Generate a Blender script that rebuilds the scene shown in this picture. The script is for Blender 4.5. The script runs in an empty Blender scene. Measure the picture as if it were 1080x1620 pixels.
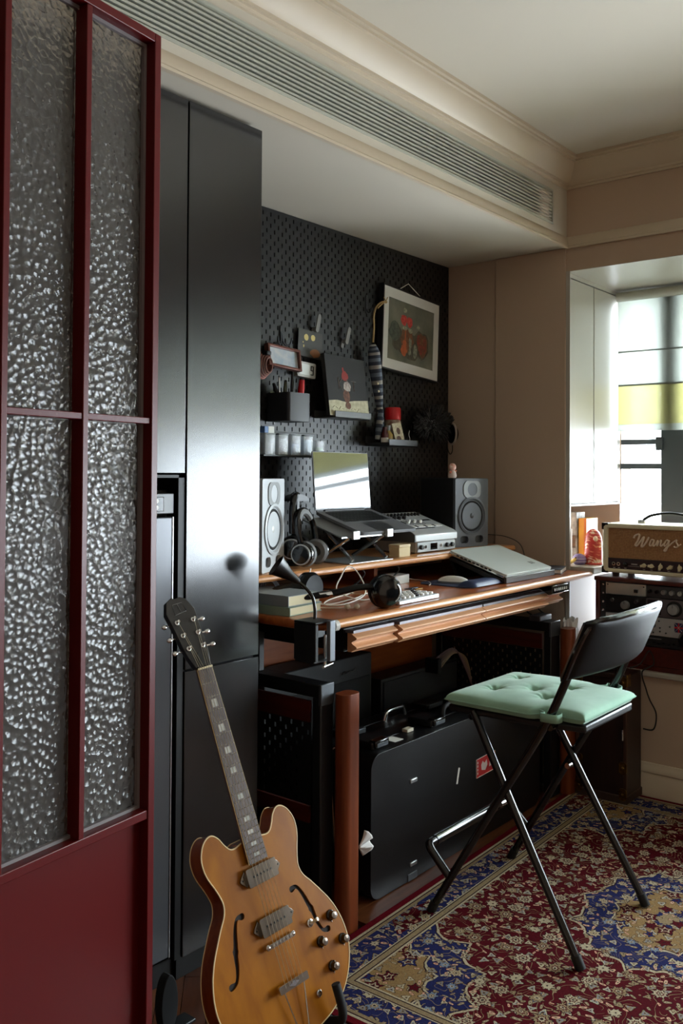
import bpy, math, random
from mathutils import Matrix, Vector
from mathutils.geometry import tessellate_polygon
random.seed(7)
PI = math.pi
SC = bpy.context.scene
COL = SC.collection

# ---------------------------------------------------------------- camera
cam = bpy.data.cameras.new('camera')
cam.sensor_fit = 'VERTICAL'
cam.sensor_height = 36.0
cam.lens = 36.0 * 1436.386 / 1620.0
cam.shift_y = (723.05 - 810.0) / 1620.0
cam.clip_start = 0.05
cam.clip_end = 200
cam_o = bpy.data.objects.new('camera', cam)
COL.objects.link(cam_o)
_yaw, _pitch, _roll = 0.683691, 0.0176033, 0.00591602
_f = Vector((math.cos(_yaw) * math.cos(_pitch), math.sin(_yaw) * math.cos(_pitch), math.sin(_pitch)))
_r = Vector((math.sin(_yaw), -math.cos(_yaw), 0.0))
_u = _r.cross(_f)
_r2 = _r * math.cos(_roll) + _u * math.sin(_roll)
_u2 = _u * math.cos(_roll) - _r * math.sin(_roll)
_m = Matrix((_r2, _u2, -_f)).transposed().to_4x4()
_m.translation = Vector((0.0, 0.0, 1.25))
cam_o.matrix_world = _m
SC.camera = cam_o

# ---------------------------------------------------------------- exposure, sky, daylight
SC.view_settings.view_transform = 'Standard'
SC.view_settings.look = 'None'
SC.view_settings.gamma = 1.0
SC.view_settings.use_curve_mapping = False
SC.view_settings.exposure = 2.85

world = bpy.data.worlds.new('overcast_sky')
SC.world = world
world.use_nodes = True
_nt = world.node_tree
_nt.nodes.clear()
_out = _nt.nodes.new('ShaderNodeOutputWorld')
_bg = _nt.nodes.new('ShaderNodeBackground')
_tc = _nt.nodes.new('ShaderNodeTexCoord')
_sx = _nt.nodes.new('ShaderNodeSeparateXYZ')
_rp = _nt.nodes.new('ShaderNodeValToRGB')
_nt.links.new(_tc.outputs['Generated'], _sx.inputs[0])
_mr = _nt.nodes.new('ShaderNodeMapRange')
_mr.inputs['From Min'].default_value = -1.0
_mr.inputs['From Max'].default_value = 1.0
_nt.links.new(_sx.outputs['Z'], _mr.inputs['Value'])
_nt.links.new(_mr.outputs[0], _rp.inputs[0])
_e = _rp.color_ramp.elements
_e[0].position = 0.47
_e[0].color = (0.74, 0.80, 0.88, 1)      # far streets below the horizon
_e[1].position = 0.53
_e[1].color = (0.84, 0.93, 1.0, 1)       # hazy white overcast sky
_nt.links.new(_rp.outputs[0], _bg.inputs['Color'])
_bg.inputs['Strength'].default_value = 5.0
_nt.links.new(_bg.outputs[0], _out.inputs['Surface'])


def portal(name, loc, rot, sx, sy):
    l = bpy.data.lights.new(name, 'AREA')
    l.shape = 'RECTANGLE'
    l.size = sx
    l.size_y = sy
    l.cycles.is_portal = True
    o = bpy.data.objects.new(name, l)
    COL.objects.link(o)
    o.location = loc
    o.rotation_euler = rot
    return o


# the opening through which daylight comes in
portal('bay_window_portal', (4.16, -0.25, 1.30), (0, PI / 2, 0), 1.58, 3.75)


# ---------------------------------------------------------------- materials
def lin(c):
    c = c / 255.0
    return c / 12.92 if c <= 0.04045 else ((c + 0.055) / 1.055) ** 2.4


def rgb(r, g, b):
    return (lin(r), lin(g), lin(b), 1.0)


def inp(n, name, v):
    if name in n.inputs:
        n.inputs[name].default_value = v


def M(name, col, rough=0.5, metal=0.0, spec=0.5, noise=None, bump=None, coat=0.0, wood=None, sheen=0.0,
      emit=None, vor=None, alpha=None):
    """noise=(rgb2, scale, amount); bump=(scale, strength, dist); wood=(rgb2, axis scale xyz, scale)"""
    m = bpy.data.materials.new(name)
    m.use_nodes = True
    nt = m.node_tree
    b = nt.nodes['Principled BSDF']
    b.inputs['Base Color'].default_value = rgb(*col)
    b.inputs['Roughness'].default_value = rough
    b.inputs['Metallic'].default_value = metal
    inp(b, 'Specular IOR Level', spec)
    inp(b, 'Coat Weight', coat)
    inp(b, 'Coat Roughness', 0.08)
    if sheen:
        inp(b, 'Sheen Weight', sheen)
        inp(b, 'Sheen Roughness', 0.4)
    tc = nt.nodes.new('ShaderNodeTexCoord')
    mp = nt.nodes.new('ShaderNodeMapping')
    nt.links.new(tc.outputs['Object'], mp.inputs[0])
    if noise or wood:
        c2, sc, amt = (noise if noise else (wood[0], wood[2], 1.0))
        nz = nt.nodes.new('ShaderNodeTexNoise')
        nz.inputs['Scale'].default_value = sc
        nz.inputs['Detail'].default_value = 5.0
        if wood:
            mp.inputs['Scale'].default_value = wood[1]
            nz.inputs['Distortion'].default_value = 0.6
        nt.links.new(mp.outputs[0], nz.inputs['Vector'])
        rp = nt.nodes.new('ShaderNodeValToRGB')
        rp.color_ramp.elements[0].position = 0.33
        rp.color_ramp.elements[1].position = 0.68
        rp.color_ramp.elements[0].color = rgb(*col)
        c2l = rgb(*c2)
        c1l = rgb(*col)
        rp.color_ramp.elements[1].color = tuple(c1l[i] * (1 - amt) + c2l[i] * amt for i in range(3)) + (1,)
        nt.links.new(nz.outputs['Fac'], rp.inputs[0])
        nt.links.new(rp.outputs[0], b.inputs['Base Color'])
    if bump or vor:
        bp = nt.nodes.new('ShaderNodeBump')
        if vor:
            tx = nt.nodes.new('ShaderNodeTexVoronoi')
            tx.inputs['Scale'].default_value = vor[0]
            src = tx.outputs['Distance']
            bp.inputs['Strength'].default_value = vor[1]
            bp.inputs['Distance'].default_value = vor[2]
        else:
            tx = nt.nodes.new('ShaderNodeTexNoise')
            tx.inputs['Scale'].default_value = bump[0]
            tx.inputs['Detail'].default_value = 3.0
            src = tx.outputs['Fac']
            bp.inputs['Strength'].default_value = bump[1]
            bp.inputs['Distance'].default_value = bump[2] if len(bump) > 2 else 0.002
        nt.links.new(tc.outputs['Object'], tx.inputs['Vector'])
        nt.links.new(src, bp.inputs['Height'])
        nt.links.new(bp.outputs[0], b.inputs['Normal'])
    if emit:
        inp(b, 'Emission Color', rgb(*emit[0]))
        inp(b, 'Emission Strength', emit[1])
    return m


WALL = M('cream_wall_paint', (186, 163, 142), 0.75, spec=0.2, bump=(180, 0.06))
CEIL = M('ceiling_paint', (202, 193, 176), 0.8, spec=0.2, bump=(160, 0.05))
TRIM = M('cream_trim_paint', (200, 184, 160), 0.5)
WHITEP = M('white_cabinet_paint', (172, 166, 154), 0.35)
PINKP = M('niche_back_paint', (172, 150, 136), 0.6)
VENT = M('vent_grey_metal', (178, 178, 164), 0.4)
BLACKV = M('vent_shade_black', (10, 10, 10), 0.8)
CAB = M('charcoal_cabinet_lacquer', (22, 22, 24), 0.21, spec=1.0)
NICHE = M('niche_black', (5, 5, 6), 0.5)
PEG = M('black_pegboard_paint', (25, 24, 24), 0.42, bump=(700, 0.05, 0.0005))
PEGB = M('pegboard_backing', (6, 6, 6), 0.8)
RED = M('oxblood_red_lacquer', (84, 7, 9), 0.36, spec=0.3, bump=(300, 0.03, 0.0005))
GREYRUB = M('grey_glazing_bead', (120, 112, 112), 0.45)
WOOD = M('cherry_desk_wood', (178, 98, 46), 0.28, wood=((150, 74, 32), (1.2, 14, 14), 3.0), coat=0.15)
WOODL = M('light_edge_wood', (216, 156, 100), 0.35, wood=((198, 130, 78), (1.2, 20, 20), 3.0))
WOODP = M('post_wood', (126, 58, 20), 0.4, wood=((102, 44, 14), (16, 16, 1.2), 3.0))
WOODM = M('mahogany_stained_wood', (84, 26, 16), 0.3, wood=((66, 22, 15), (14, 1.5, 14), 3.0), coat=0.2)
BLACKM = M('black_steel', (14, 15, 17), 0.42)
STEELG = M('dark_grey_steel', (84, 88, 92), 0.4, metal=0.5)
BLACKP = M('black_plastic', (11, 11, 12), 0.4)
BLACKS = M('shiny_black_plastic', (12, 12, 13), 0.16, coat=0.5)
BLACKR = M('black_rubber', (16, 16, 16), 0.6)
LEATHER = M('black_leatherette', (9, 8, 8), 0.42, spec=0.18, bump=(260, 0.15, 0.001))
CHROME = M('chrome', (215, 215, 215), 0.14, metal=1.0)
SILVER = M('silver_plastic', (192, 194, 194), 0.35, metal=0.35)
ALU = M('brushed_aluminium', (190, 192, 192), 0.34, metal=0.9)
WHITEPL = M('white_plastic', (232, 230, 224), 0.35)
IVORY = M('ivory_plastic', (226, 214, 176), 0.4)
PAPER = M('white_paper', (226, 222, 212), 0.8)
BRASS = M('aged_brass', (150, 116, 58), 0.35, metal=1.0, noise=((90, 64, 30), 60, 1.0))
GREENC = M('sage_green_cotton', (152, 190, 166), 0.85, spec=0.15, sheen=0.3, bump=(900, 0.25, 0.0008), noise=((140, 178, 154), 14, 1.0))
GREENE = M('sage_green_piping', (140, 178, 156), 0.85, spec=0.15)
REDP = M('red_plastic', (196, 22, 28), 0.35)
DARKGL = M('dark_glass', (8, 8, 9), 0.06, coat=0.3)


# ---------------------------------------------------------------- geometry helpers
class MB:
    def __init__(self):
        self.v = []
        self.f = []
        self.mi = []
        self.T = Matrix.Identity(4)
        self.m = 0

    def add(self, vs, fs):
        n = len(self.v)
        self.v += [self.T @ Vector(p) for p in vs]
        self.f += [tuple(n + i for i in f) for f in fs]
        self.mi += [self.m] * len(fs)
        return self

    def box(self, x0, x1, y0, y1, z0, z1):
        vs = [(x, y, z) for z in (z0, z1) for y in (y0, y1) for x in (x0, x1)]
        return self.add(vs, [(0, 2, 3, 1), (4, 5, 7, 6), (0, 1, 5, 4), (1, 3, 7, 5), (3, 2, 6, 7), (2, 0, 4, 6)])

    def quad(self, a, b, c, d):
        return self.add([a, b, c, d], [(0, 1, 2, 3)])

    def tube(self, pts, r, n=8, caps=True, flat=1.0, closed=False):
        pts = [Vector(p) for p in pts]
        k = len(pts)
        rs = r if isinstance(r, (list, tuple)) else [r] * k
        vs = []
        fs = []
        t0 = (pts[1] - pts[0]).normalized()
        ref = Vector((0, 0, 1)) if abs(t0.z) < 0.9 else Vector((1, 0, 0))
        a = t0.cross(ref).normalized()
        for i, p in enumerate(pts):
            if closed:
                t = pts[(i + 1) % k] - pts[i - 1]
            else:
                t = pts[min(i + 1, k - 1)] - pts[max(i - 1, 0)]
            t.normalize()
            a = (a - t * a.dot(t))
            if a.length < 1e-6:
                a = t.orthogonal()
            a.normalize()
            b = t.cross(a)
            for j in range(n):
                g = 2 * PI * j / n
                vs.append(p + (a * math.cos(g) + b * math.sin(g) * flat) * rs[i])
        for i in range(k if closed else k - 1):
            i2 = (i + 1) % k
            for j in range(n):
                j2 = (j + 1) % n
                fs.append((i * n + j, i * n + j2, i2 * n + j2, i2 * n + j))
        if caps and not closed:
            fs.append(tuple(range(n - 1, -1, -1)))
            fs.append(tuple((k - 1) * n + j for j in range(n)))
        return self.add(vs, fs)

    def cyl(self, p0, p1, r0, r1=None, n=20):
        return self.tube([p0, p1], [r0, r0 if r1 is None else r1], n)

    def lathe(self, prof, n=28, o=(0, 0, 0), ax='z', rot=None):
        """prof: list of (r, h) revolved about an axis through o"""
        vs = []
        fs = []
        k = len(prof)
        for r, h in prof:
            for j in range(n):
                g = 2 * PI * j / n
                c, s = r * math.cos(g), r * math.sin(g)
                p = {'z': (c, s, h), 'y': (c, h, s), '-y': (c, -h, -s), 'x': (h, c, s)}[ax]
                p = Vector(p)
                if rot is not None:
                    p = rot @ p
                vs.append(p + Vector(o))
        fl = ax in ('y',)
        for i in range(k - 1):
            for j in range(n):
                j2 = (j + 1) % n
                q = (i * n + j, i * n + j2, (i + 1) * n + j2, (i + 1) * n + j)
                fs.append(q[::-1] if fl else q)
        if prof[0][0] > 1e-6:
            c = tuple(range(n - 1, -1, -1))
            fs.append(c[::-1] if fl else c)
        if prof[-1][0] > 1e-6:
            c = tuple((k - 1) * n + j for j in range(n))
            fs.append(c[::-1] if fl else c)
        return self.add(vs, fs)

    def prism(self, out, a0, a1, plane='xy', holes=(), sides=True):
        """extrude a 2-D outline between two heights of the third axis"""
        loops = [list(out)] + [list(h) for h in holes]
        flat = [p for l in loops for p in l]
        tri = tessellate_polygon([[Vector((p[0], p[1], 0)) for p in l] for l in loops])

        def P(p, h):
            return {'xy': (p[0], p[1], h), 'xz': (p[0], h, p[1]), 'yz': (h, p[0], p[1])}[plane]
        n = len(flat)
        vs = [P(p, a0) for p in flat] + [P(p, a1) for p in flat]
        fs = [tuple(t) for t in tri] + [tuple(n + i for i in t) for t in tri]
        if sides:
            o = 0
            for l in loops:
                k = len(l)
                for i in range(k):
                    j = (i + 1) % k
                    fs.append((o + i, o + j, n + o + j, n + o + i))
                o += k
        return self.add(vs, fs)

    def sphere(self, c, r, n=16, m=10):
        r = r if isinstance(r, (list, tuple)) else (r, r, r)
        vs = [(c[0], c[1], c[2] - r[2])]
        for i in range(1, m):
            a = -PI / 2 + PI * i / m
            for j in range(n):
                g = 2 * PI * j / n
                vs.append((c[0] + r[0] * math.cos(a) * math.cos(g), c[1] + r[1] * math.cos(a) * math.sin(g), c[2] + r[2] * math.sin(a)))
        vs.append((c[0], c[1], c[2] + r[2]))
        fs = [(0, 1 + (j + 1) % n, 1 + j) for j in range(n)]
        for i in range(m - 2):
            for j in range(n):
                j2 = (j + 1) % n
                fs.append((1 + i * n + j, 1 + i * n + j2, 1 + (i + 1) * n + j2, 1 + (i + 1) * n + j))
        t = len(vs) - 1
        fs += [(t, 1 + (m - 2) * n + j, 1 + (m - 2) * n + (j + 1) % n) for j in range(n)]
        return self.add(vs, fs)

    def grid(self, fn, nu, nv):
        vs = [fn(i / nu, j / nv) for j in range(nv + 1) for i in range(nu + 1)]
        fs = [(j * (nu + 1) + i, j * (nu + 1) + i + 1, (j + 1) * (nu + 1) + i + 1, (j + 1) * (nu + 1) + i) for j in range(nv) for i in range(nu)]
        return self.add(vs, fs)


def spline(pts, n=8, closed=False):
    P = [Vector(p) for p in pts]
    out = []
    k = len(P)
    rng = range(k) if closed else range(k - 1)
    for i in rng:
        if closed:
            a, b, c, d = P[i - 1], P[i], P[(i + 1) % k], P[(i + 2) % k]
        else:
            a, b, c, d = P[max(i - 1, 0)], P[i], P[i + 1], P[min(i + 2, k - 1)]
        for j in range(n):
            t = j / n
            out.append(0.5 * ((2 * b) + (c - a) * t + (2 * a - 5 * b + 4 * c - d) * t * t + (3 * b - a - 3 * c + d) * t ** 3))
    if not closed:
        out.append(P[-1])
    return out


def rrect(w, h, r, n=5, cx=0.0, cy=0.0):
    out = []
    for sx, sy, a0 in ((1, 1, 0), (-1, 1, PI / 2), (-1, -1, PI), (1, -1, 3 * PI / 2)):
        for i in range(n + 1):
            a = a0 + PI / 2 * i / n
            out.append((cx + sx * (w / 2 - r) + r * math.cos(a), cy + sy * (h / 2 - r) + r * math.sin(a)))
    return out


def mesh_obj(name, mb, mat, parent=None, bevel=0.0, seg=2, fix=True):
    me = bpy.data.meshes.new(name)
    me.from_pydata([tuple(p) for p in mb.v], [], mb.f)
    mats = mat if isinstance(mat, (list, tuple)) else [mat]
    for mt in mats:
        me.materials.append(mt)
    if len(mats) > 1:
        me.polygons.foreach_set('material_index', mb.mi)
    me.validate()
    if fix:
        import bmesh
        b = bmesh.new()
        b.from_mesh(me)
        bmesh.ops.recalc_face_normals(b, faces=b.faces)
        b.to_mesh(me)
        b.free()
    me.polygons.foreach_set('use_smooth', [True] * len(me.polygons))
    me.set_sharp_from_angle(angle=math.radians(38))
    o = bpy.data.objects.new(name, me)
    COL.objects.link(o)
    if parent is not None:
        o.parent = parent
    if bevel:
        md = o.modifiers.new('bevel', 'BEVEL')
        md.width = bevel
        md.segments = seg
        md.limit_method = 'ANGLE'
        md.angle_limit = math.radians(42)
        md.harden_normals = False
    return o


def thing(name, label, cat, loc=(0, 0, 0), rot=(0, 0, 0), group=None, scale=1.0):
    o = bpy.data.objects.new(name, None)
    o.empty_display_size = 0.05
    COL.objects.link(o)
    if isinstance(rot, Matrix):
        mm = rot.to_4x4()
        mm.translation = Vector(loc)
        o.matrix_basis = mm @ Matrix.Scale(scale, 4)
    else:
        o.location = loc
        o.rotation_euler = rot
        o.scale = (scale,) * 3
    tag(o, label, cat, group)
    return o


def tag(o, label, cat, group=None):
    o['label'] = label
    o['category'] = cat
    if group:
        o['group'] = group
    return o


def part(name, mb, mat, parent, bevel=0.0, label=None, kind=None, seg=2, fix=True):
    o = mesh_obj(name, mb, mat, parent, bevel, seg, fix)
    if label:
        o['label'] = label
    if kind:
        o['kind'] = kind
    return o


def struct(name, mb, mat, parent=None, bevel=0.0, fix=True):
    o = mesh_obj(name, mb, mat, parent, bevel, fix=fix)
    if parent is None:
        o['kind'] = 'structure'
    return o


def struct_root(name, loc=(0, 0, 0), rot=(0, 0, 0)):
    o = bpy.data.objects.new(name, None)
    COL.objects.link(o)
    o.location = loc
    o.rotation_euler = rot
    o['kind'] = 'structure'
    return o


def B(*a):
    return MB().box(*a)


def share(src, name, parent, loc=(0, 0, 0), rot=(0, 0, 0)):
    """another piece that uses the mesh of an alike piece"""
    o = src.copy()
    o.name = name
    COL.objects.link(o)
    o.parent = parent
    o.location = loc
    o.rotation_euler = rot
    return o


def copy_tree(o, parent=None):
    c = o.copy()
    COL.objects.link(c)
    if parent is not None:
        c.parent = parent
    for ch in [x for x in bpy.data.objects if x.parent == o]:
        copy_tree(ch, c)
    return c


# ---------------------------------------------------------------- the room
XW = 3.504      # window wall
YB = 2.252      # wall behind the pegboard
YF = 1.654      # front of the ceiling box over the desk, left reveal of the bay
ZS = 2.19       # underside of that box
ZC = 2.545      # ceiling
XL, YR = -2.2, -2.6   # far left and rear walls, behind the camera
XG = 4.066      # window plane of the bay
ZSEAT, ZBAY = 0.488, 2.092

floor = struct('floor', B(XL, XW + 0.1, YR, YB + 0.1, -0.06, -0.012), M('parquet_gap', (34, 20, 12), 0.7))
# parquet planks laid in a herringbone
pm = [M('parquet_oak_' + n, c, 0.32, wood=(c2, (3, 30, 3), 3.0)) for n, c, c2 in
      (('a', (104, 58, 30), (80, 42, 20)), ('b', (88, 46, 24), (68, 34, 18)), ('c', (120, 70, 38), (94, 52, 26)))]
L_, W_ = 0.30, 0.06
plank_mesh = None
cnt = 0
ca, sa = math.cos(PI / 4), math.sin(PI / 4)
for i in range(-60, 60):
    for j in range(-14, 14):
        for k in (0, 1):
            # herringbone lattice
            if k == 0:
                x = i * W_ + j * L_
                y = i * W_ - j * L_
                cx, cy, rz = x + L_ / 2, y + W_ / 2, 0.0
            else:
                x = i * W_ + j * L_ + L_
                y = i * W_ - j * L_
                cx, cy, rz = x + W_ / 2, y + W_ - L_ / 2 + 0.0, PI / 2
            X = 1.35 + ca * cx - sa * cy
            Y = 1.05 + sa * cx + ca * cy
            if not (0.62 < X < 2.02 and 0.75 < Y < 2.08) or cnt >= 290:
                continue
            if X > 1.80 and Y < 1.38:
                continue
            if plank_mesh is None:
                plank_mesh = part('plank', B(-L_ / 2 + .0008, L_ / 2 - .0008, -W_ / 2 + .0008, W_ / 2 - .0008, -0.012, 0.0), pm[0], floor)
                p = plank_mesh
                var = [plank_mesh]
            else:
                p = share(plank_mesh, 'plank', floor)
            p.location = (X, Y, random.uniform(-0.0005, 0.0))
            p.rotation_euler = (0, 0, rz + PI / 4)
            mt = pm[random.randrange(3)]
            if p is not plank_mesh:
                if mt.name not in [v.data.materials[0].name for v in var]:
                    me = plank_mesh.data.copy()
                    me.materials[0] = mt
                    p.data = me
                    var.append(p)
                else:
                    p.data = [v.data for v in var if v.data.materials[0].name == mt.name][0]
            cnt += 1
# the rest of the floor lies under the rug, the cases or out of view: joined boards level with the parquet
fl = MB()


def boards(x0, x1, y0, y1):
    y = y0
    while y < y1 - 0.001:
        fl.box(x0, x1, y + .0006, min(y + 0.09, y1) - .0006, -0.012, -0.0012)
        y += 0.09


boards(XL, XW, YR, 0.80)
boards(2.02, XW, 0.80, YB)
boards(XL, 0.66, 0.80, YB)
part('floor_boards', fl, pm[0], floor, kind='stuff')

struct('ceiling', B(XL, XW + 0.1, YR, YF + 0.4, ZC, ZC + 0.06), CEIL)

# wall behind the pegboard
struct('wall_back', B(XL, XW + 0.1, YB, YB + 0.1, -0.05, ZC), WALL)
struct('wall_left', B(XL - 0.1, XL, YR, YB, -0.05, ZC), WALL)
struct('wall_rear', B(XL, XW, YR - 0.12, YR, -0.05, ZC), WALL)

# window wall: solid pier beside the desk, lintel over the bay, parapet under the bay seat
ww = MB()
ww.box(XW, XW + 0.003, YF, YB, -0.05, ZBAY + .002)
ww.box(XW, XW + 0.16, YF, YB, ZBAY + .002, ZC)
ww.box(XW, XW + 0.16, -2.1, YF, ZBAY + .002, ZC)
ww.box(XW, XW + 0.16, -2.1, YF, -0.05, ZSEAT - 0.02)
ww.box(XW, XW + 0.16, YR, -2.1, -0.05, ZC)
struct('wall_right', ww, WALL)
# shallow pier that steps out of the window wall
struct('trim_1', B(XW - 0.010, XW, YF, 1.985, 0.86, ZS), WALL, bevel=0.004)
# bay: seat, soffit, outer wall
bay = MB()
bay.box(XW + 0.16, 4.2, -2.1, 2.05, -0.05, ZSEAT - 0.02)
struct('wall_bay', bay, WALL)
struct('trim_2', B(XW - 0.018, 4.2, -2.1, YF, ZSEAT - 0.02, ZSEAT), WHITEP, bevel=0.004)   # seat board
struct('trim_3', B(XW + 0.0006, 4.2, -2.1, 2.05, ZBAY, ZBAY + 0.05), WHITEP)                         # bay soffit
struct('trim_4', B(XW - 0.006, XW + 0.004, YF - 0.018, YF, ZSEAT, ZBAY), WHITEP)            # white edge of the reveal
bo = MB()
bo.box(4.2, 4.3, -2.2, 2.05, -0.05, ZSEAT)
bo.box(4.2, 4.3, -2.2, 2.05, ZBAY - 0.03, ZC)
bo.box(XW, 4.3, -2.2, -2.1, -0.05, ZC)
bo.box(4.1, 4.2, YF, 2.05, ZSEAT, ZBAY)
bo.box(XW + 0.161, 4.2, 2.0, 2.05, -0.05, ZBAY)
struct('wall_bay_outer', bo, WALL)

# ceiling box over the desk with the long air vent in its face
cb = MB()
cb.box(XL, XW, YF, YB, ZS, ZS + 0.03)
cb.box(XL, XW, YF, YF + 0.02, ZS + .03, 2.268)
cb.box(XL, XW, YF, YF + 0.02, 2.396, ZC)
cb.box(3.372, XW, YF, YF + 0.02, 2.268, 2.396)
struct('trim_5', cb, CEIL)
# cornice strips: stepped profiles, one along the box, one along the window wall
def cornice(name, prof, path, mat):
    """prof: (out, z) points; path: list of (x, y, outward x, outward y)"""
    mb = MB()
    vs = []
    for (x, y, ox, oy) in path:
        for (o, z) in prof:
            vs.append((x + ox * o, y + oy * o, z))
    k = len(prof)
    fs = []
    for i in range(len(path) - 1):
        for j in range(k):
            j2 = (j + 1) % k
            fs.append((i * k + j, i * k + j2, (i + 1) * k + j2, (i + 1) * k + j))
    fs.append(tuple(range(k)))
    fs.append(tuple((len(path) - 1) * k + j for j in range(k)))
    mb.add(vs, fs)
    return struct(name, mb, mat)


prof_top = [(0, 2.432), (.010, 2.432), (.012, 2.440), (.018, 2.442), (.018, 2.452), (.024, 2.456), (.030, 2.462),
            (.040, 2.474), (.052, 2.492), (.060, 2.512), (.062, 2.520), (.070, 2.522), (.070, 2.530), (.078, 2.533), (.078, ZC), (0, ZC)]
cornice('trim_6', prof_top, [(XL, YF, 0, -1), (XW, YF, -1, -1), (XW, YR, -1, 0)], TRIM)
prof_low = [(0, 2.186), (.014, 2.186), (.014, 2.194), (.010, 2.198), (.010, 2.212), (.006, 2.220), (.004, 2.232), (0, 2.236)]
cornice('trim_7', prof_low, [(XL, YF, 0, -1), (XW, YF, -1, -1), (XW, -2.1, -1, 0)], TRIM)

# vent: frame, black sheet for the shade behind, slats
vent = thing('air_vent', 'long pale slatted air vent set in the face of the ceiling box', 'vent', (0, YF, 0))
vf = MB()
vf.box(XL, 3.372, -0.004, 0.012, 2.262, 2.270)
vf.box(XL, 3.372, -0.004, 0.012, 2.394, 2.402)
vf.box(3.366, 3.374, -0.004, 0.012, 2.262, 2.402)
part('frame', vf, VENT, vent)
part('recess_shade', MB().box(XL, 3.37, 0.06, 0.065, 2.25, 2.41), BLACKV, vent)  # black sheet puts the shade of the recess into colour
nsl = 9
for k in range(nsl):
    z = 2.275 + k * (2.392 - 2.275) / nsl
    s = MB()
    s.prism([(0.000, z + 0.001), (0.0, z + 0.0075), (0.024, z + 0.0115), (0.024, z + 0.007)], XL, 3.366, 'yz')
    part('slat', s, VENT, vent)

# baseboard and chair rail on the window wall
def profile_run(name, prof, y0, y1, mat):
    mb = MB()
    mb.prism([(XW - o, z) for o, z in prof], y0, y1, 'xz')
    return struct(name, mb, mat)


profile_run('baseboard_right', [(0, 0), (.016, 0), (.016, .085), (.012, .092), (.012, .098), (.017, .102), (.017, .112), (.010, .122), (.006, .134), (0, .136)], YR, YF + .55, TRIM)

# ---------------------------------------------------------------- bay window
win = struct_root('window_1', (XG, 0, 0))
FR = M('dark_grey_window_frame', (66, 74, 78), 0.45)
WG = bpy.data.materials.new('window_glass')
WG.use_nodes = True
_n = WG.node_tree
_n.nodes.clear()
_o = _n.nodes.new('ShaderNodeOutputMaterial')
_t = _n.nodes.new('ShaderNodeBsdfTransparent')
_t.inputs[0].default_value = (0.95, 0.97, 0.97, 1)
_g = _n.nodes.new('ShaderNodeBsdfGlossy')
_g.inputs['Roughness'].default_value = 0.02
_fz = _n.nodes.new('ShaderNodeFresnel')
_fz.inputs[0].default_value = 1.3
_x = _n.nodes.new('ShaderNodeMixShader')
_n.links.new(_fz.outputs[0], _x.inputs[0])
_n.links.new(_t.outputs[0], _x.inputs[1])
_n.links.new(_g.outputs[0], _x.inputs[2])
_n.links.new(_x.outputs[0], _o.inputs[0])
panes_y = [(1.645, 1.462), (1.36, 0.42), (0.33, -0.50), (-0.57, -1.52), (-1.60, -2.08)]
fr = MB()
fr.box(0.0, 0.06, -2.1, YF, ZSEAT, ZSEAT + 0.05)
fr.box(0.0, 0.06, -2.1, YF, ZBAY - 0.05, ZBAY)
part('outer_frame', fr, FR, win, bevel=0.004)
prev = None
for a, b in panes_y:
    if prev is not None:
        part('mullion', B(-0.01, 0.06, a, prev, ZSEAT + .05, ZBAY - 0.05), FR, win, bevel=0.006)
    prev = b
    part('glass_pane', B(0.024, 0.030, b - .01, a + .01, ZSEAT + 0.045, ZBAY - .045), WG, win)
    part('transom', B(0.0, 0.05, b - .004, a + .004, 1.388, 1.412), FR, win, bevel=0.003)
part('transom', B(0.0, 0.05, 1.455, 1.652, 1.276, 1.302), FR, win, bevel=0.003)
hl = MB()
hl.box(-0.03, -0.008, 1.448, 1.478, 1.36, 1.42)
part('hinge', hl, FR, win, bevel=0.003)

# roller blind of sheer cloth with a yellow band and a white hem
def sheer(name, col, dens):
    m = bpy.data.materials.new(name)
    m.use_nodes = True
    n = m.node_tree
    n.nodes.clear()
    o = n.nodes.new('ShaderNodeOutputMaterial')
    d = n.nodes.new('ShaderNodeBsdfDiffuse')
    t = n.nodes.new('ShaderNodeBsdfTranslucent')
    tr = n.nodes.new('ShaderNodeBsdfTransparent')
    d.inputs[0].default_value = rgb(*col)
    t.inputs[0].default_value = rgb(*col)
    a = n.nodes.new('ShaderNodeMixShader')
    a.inputs[0].default_value = 0.75
    b = n.nodes.new('ShaderNodeMixShader')
    b.inputs[0].default_value = dens
    n.links.new(d.outputs[0], a.inputs[1])
    n.links.new(t.outputs[0], a.inputs[2])
    n.links.new(tr.outputs[0], b.inputs[1])
    n.links.new(a.outputs[0], b.inputs[2])
    n.links.new(b.outputs[0], o.inputs[0])
    return m


SH1 = sheer('sheer_white_cloth', (168, 171, 164), 0.93)
SH2 = sheer('sheer_yellow_cloth', (166, 163, 124), 0.93)
blind = thing('roller_blind', 'sheer white roller blind with a yellow band covering the upper bay window', 'blind', (XG - 0.05, 0, 0))
bb = MB()
bb.lathe([(0.022, -2.08), (0.022, 1.645)], 16, (0, 0, ZBAY - 0.03), 'y')
part('roller', bb, M('blind_roller_grey', (190, 192, 182), 0.5), blind)
part('cloth', B(-0.001, 0.0, -2.08, 1.64, 1.655, ZBAY - 0.03), SH1, blind)
part('yellow_band', B(-0.001, 0.0, -2.08, 1.64, 1.478, 1.655), SH2, blind, label='yellow cloth band')
part('hem', B(-0.004, 0.003, -2.08, 1.64, 1.448, 1.478), SH1, blind, label='white hem')
part('seam', B(-0.003, 0.0, -2.08, 1.64, 1.806, 1.812), SH1, blind)
part('seam', B(-0.003, 0.0, -2.08, 1.64, 1.652, 1.660), SH1, blind)

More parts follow.
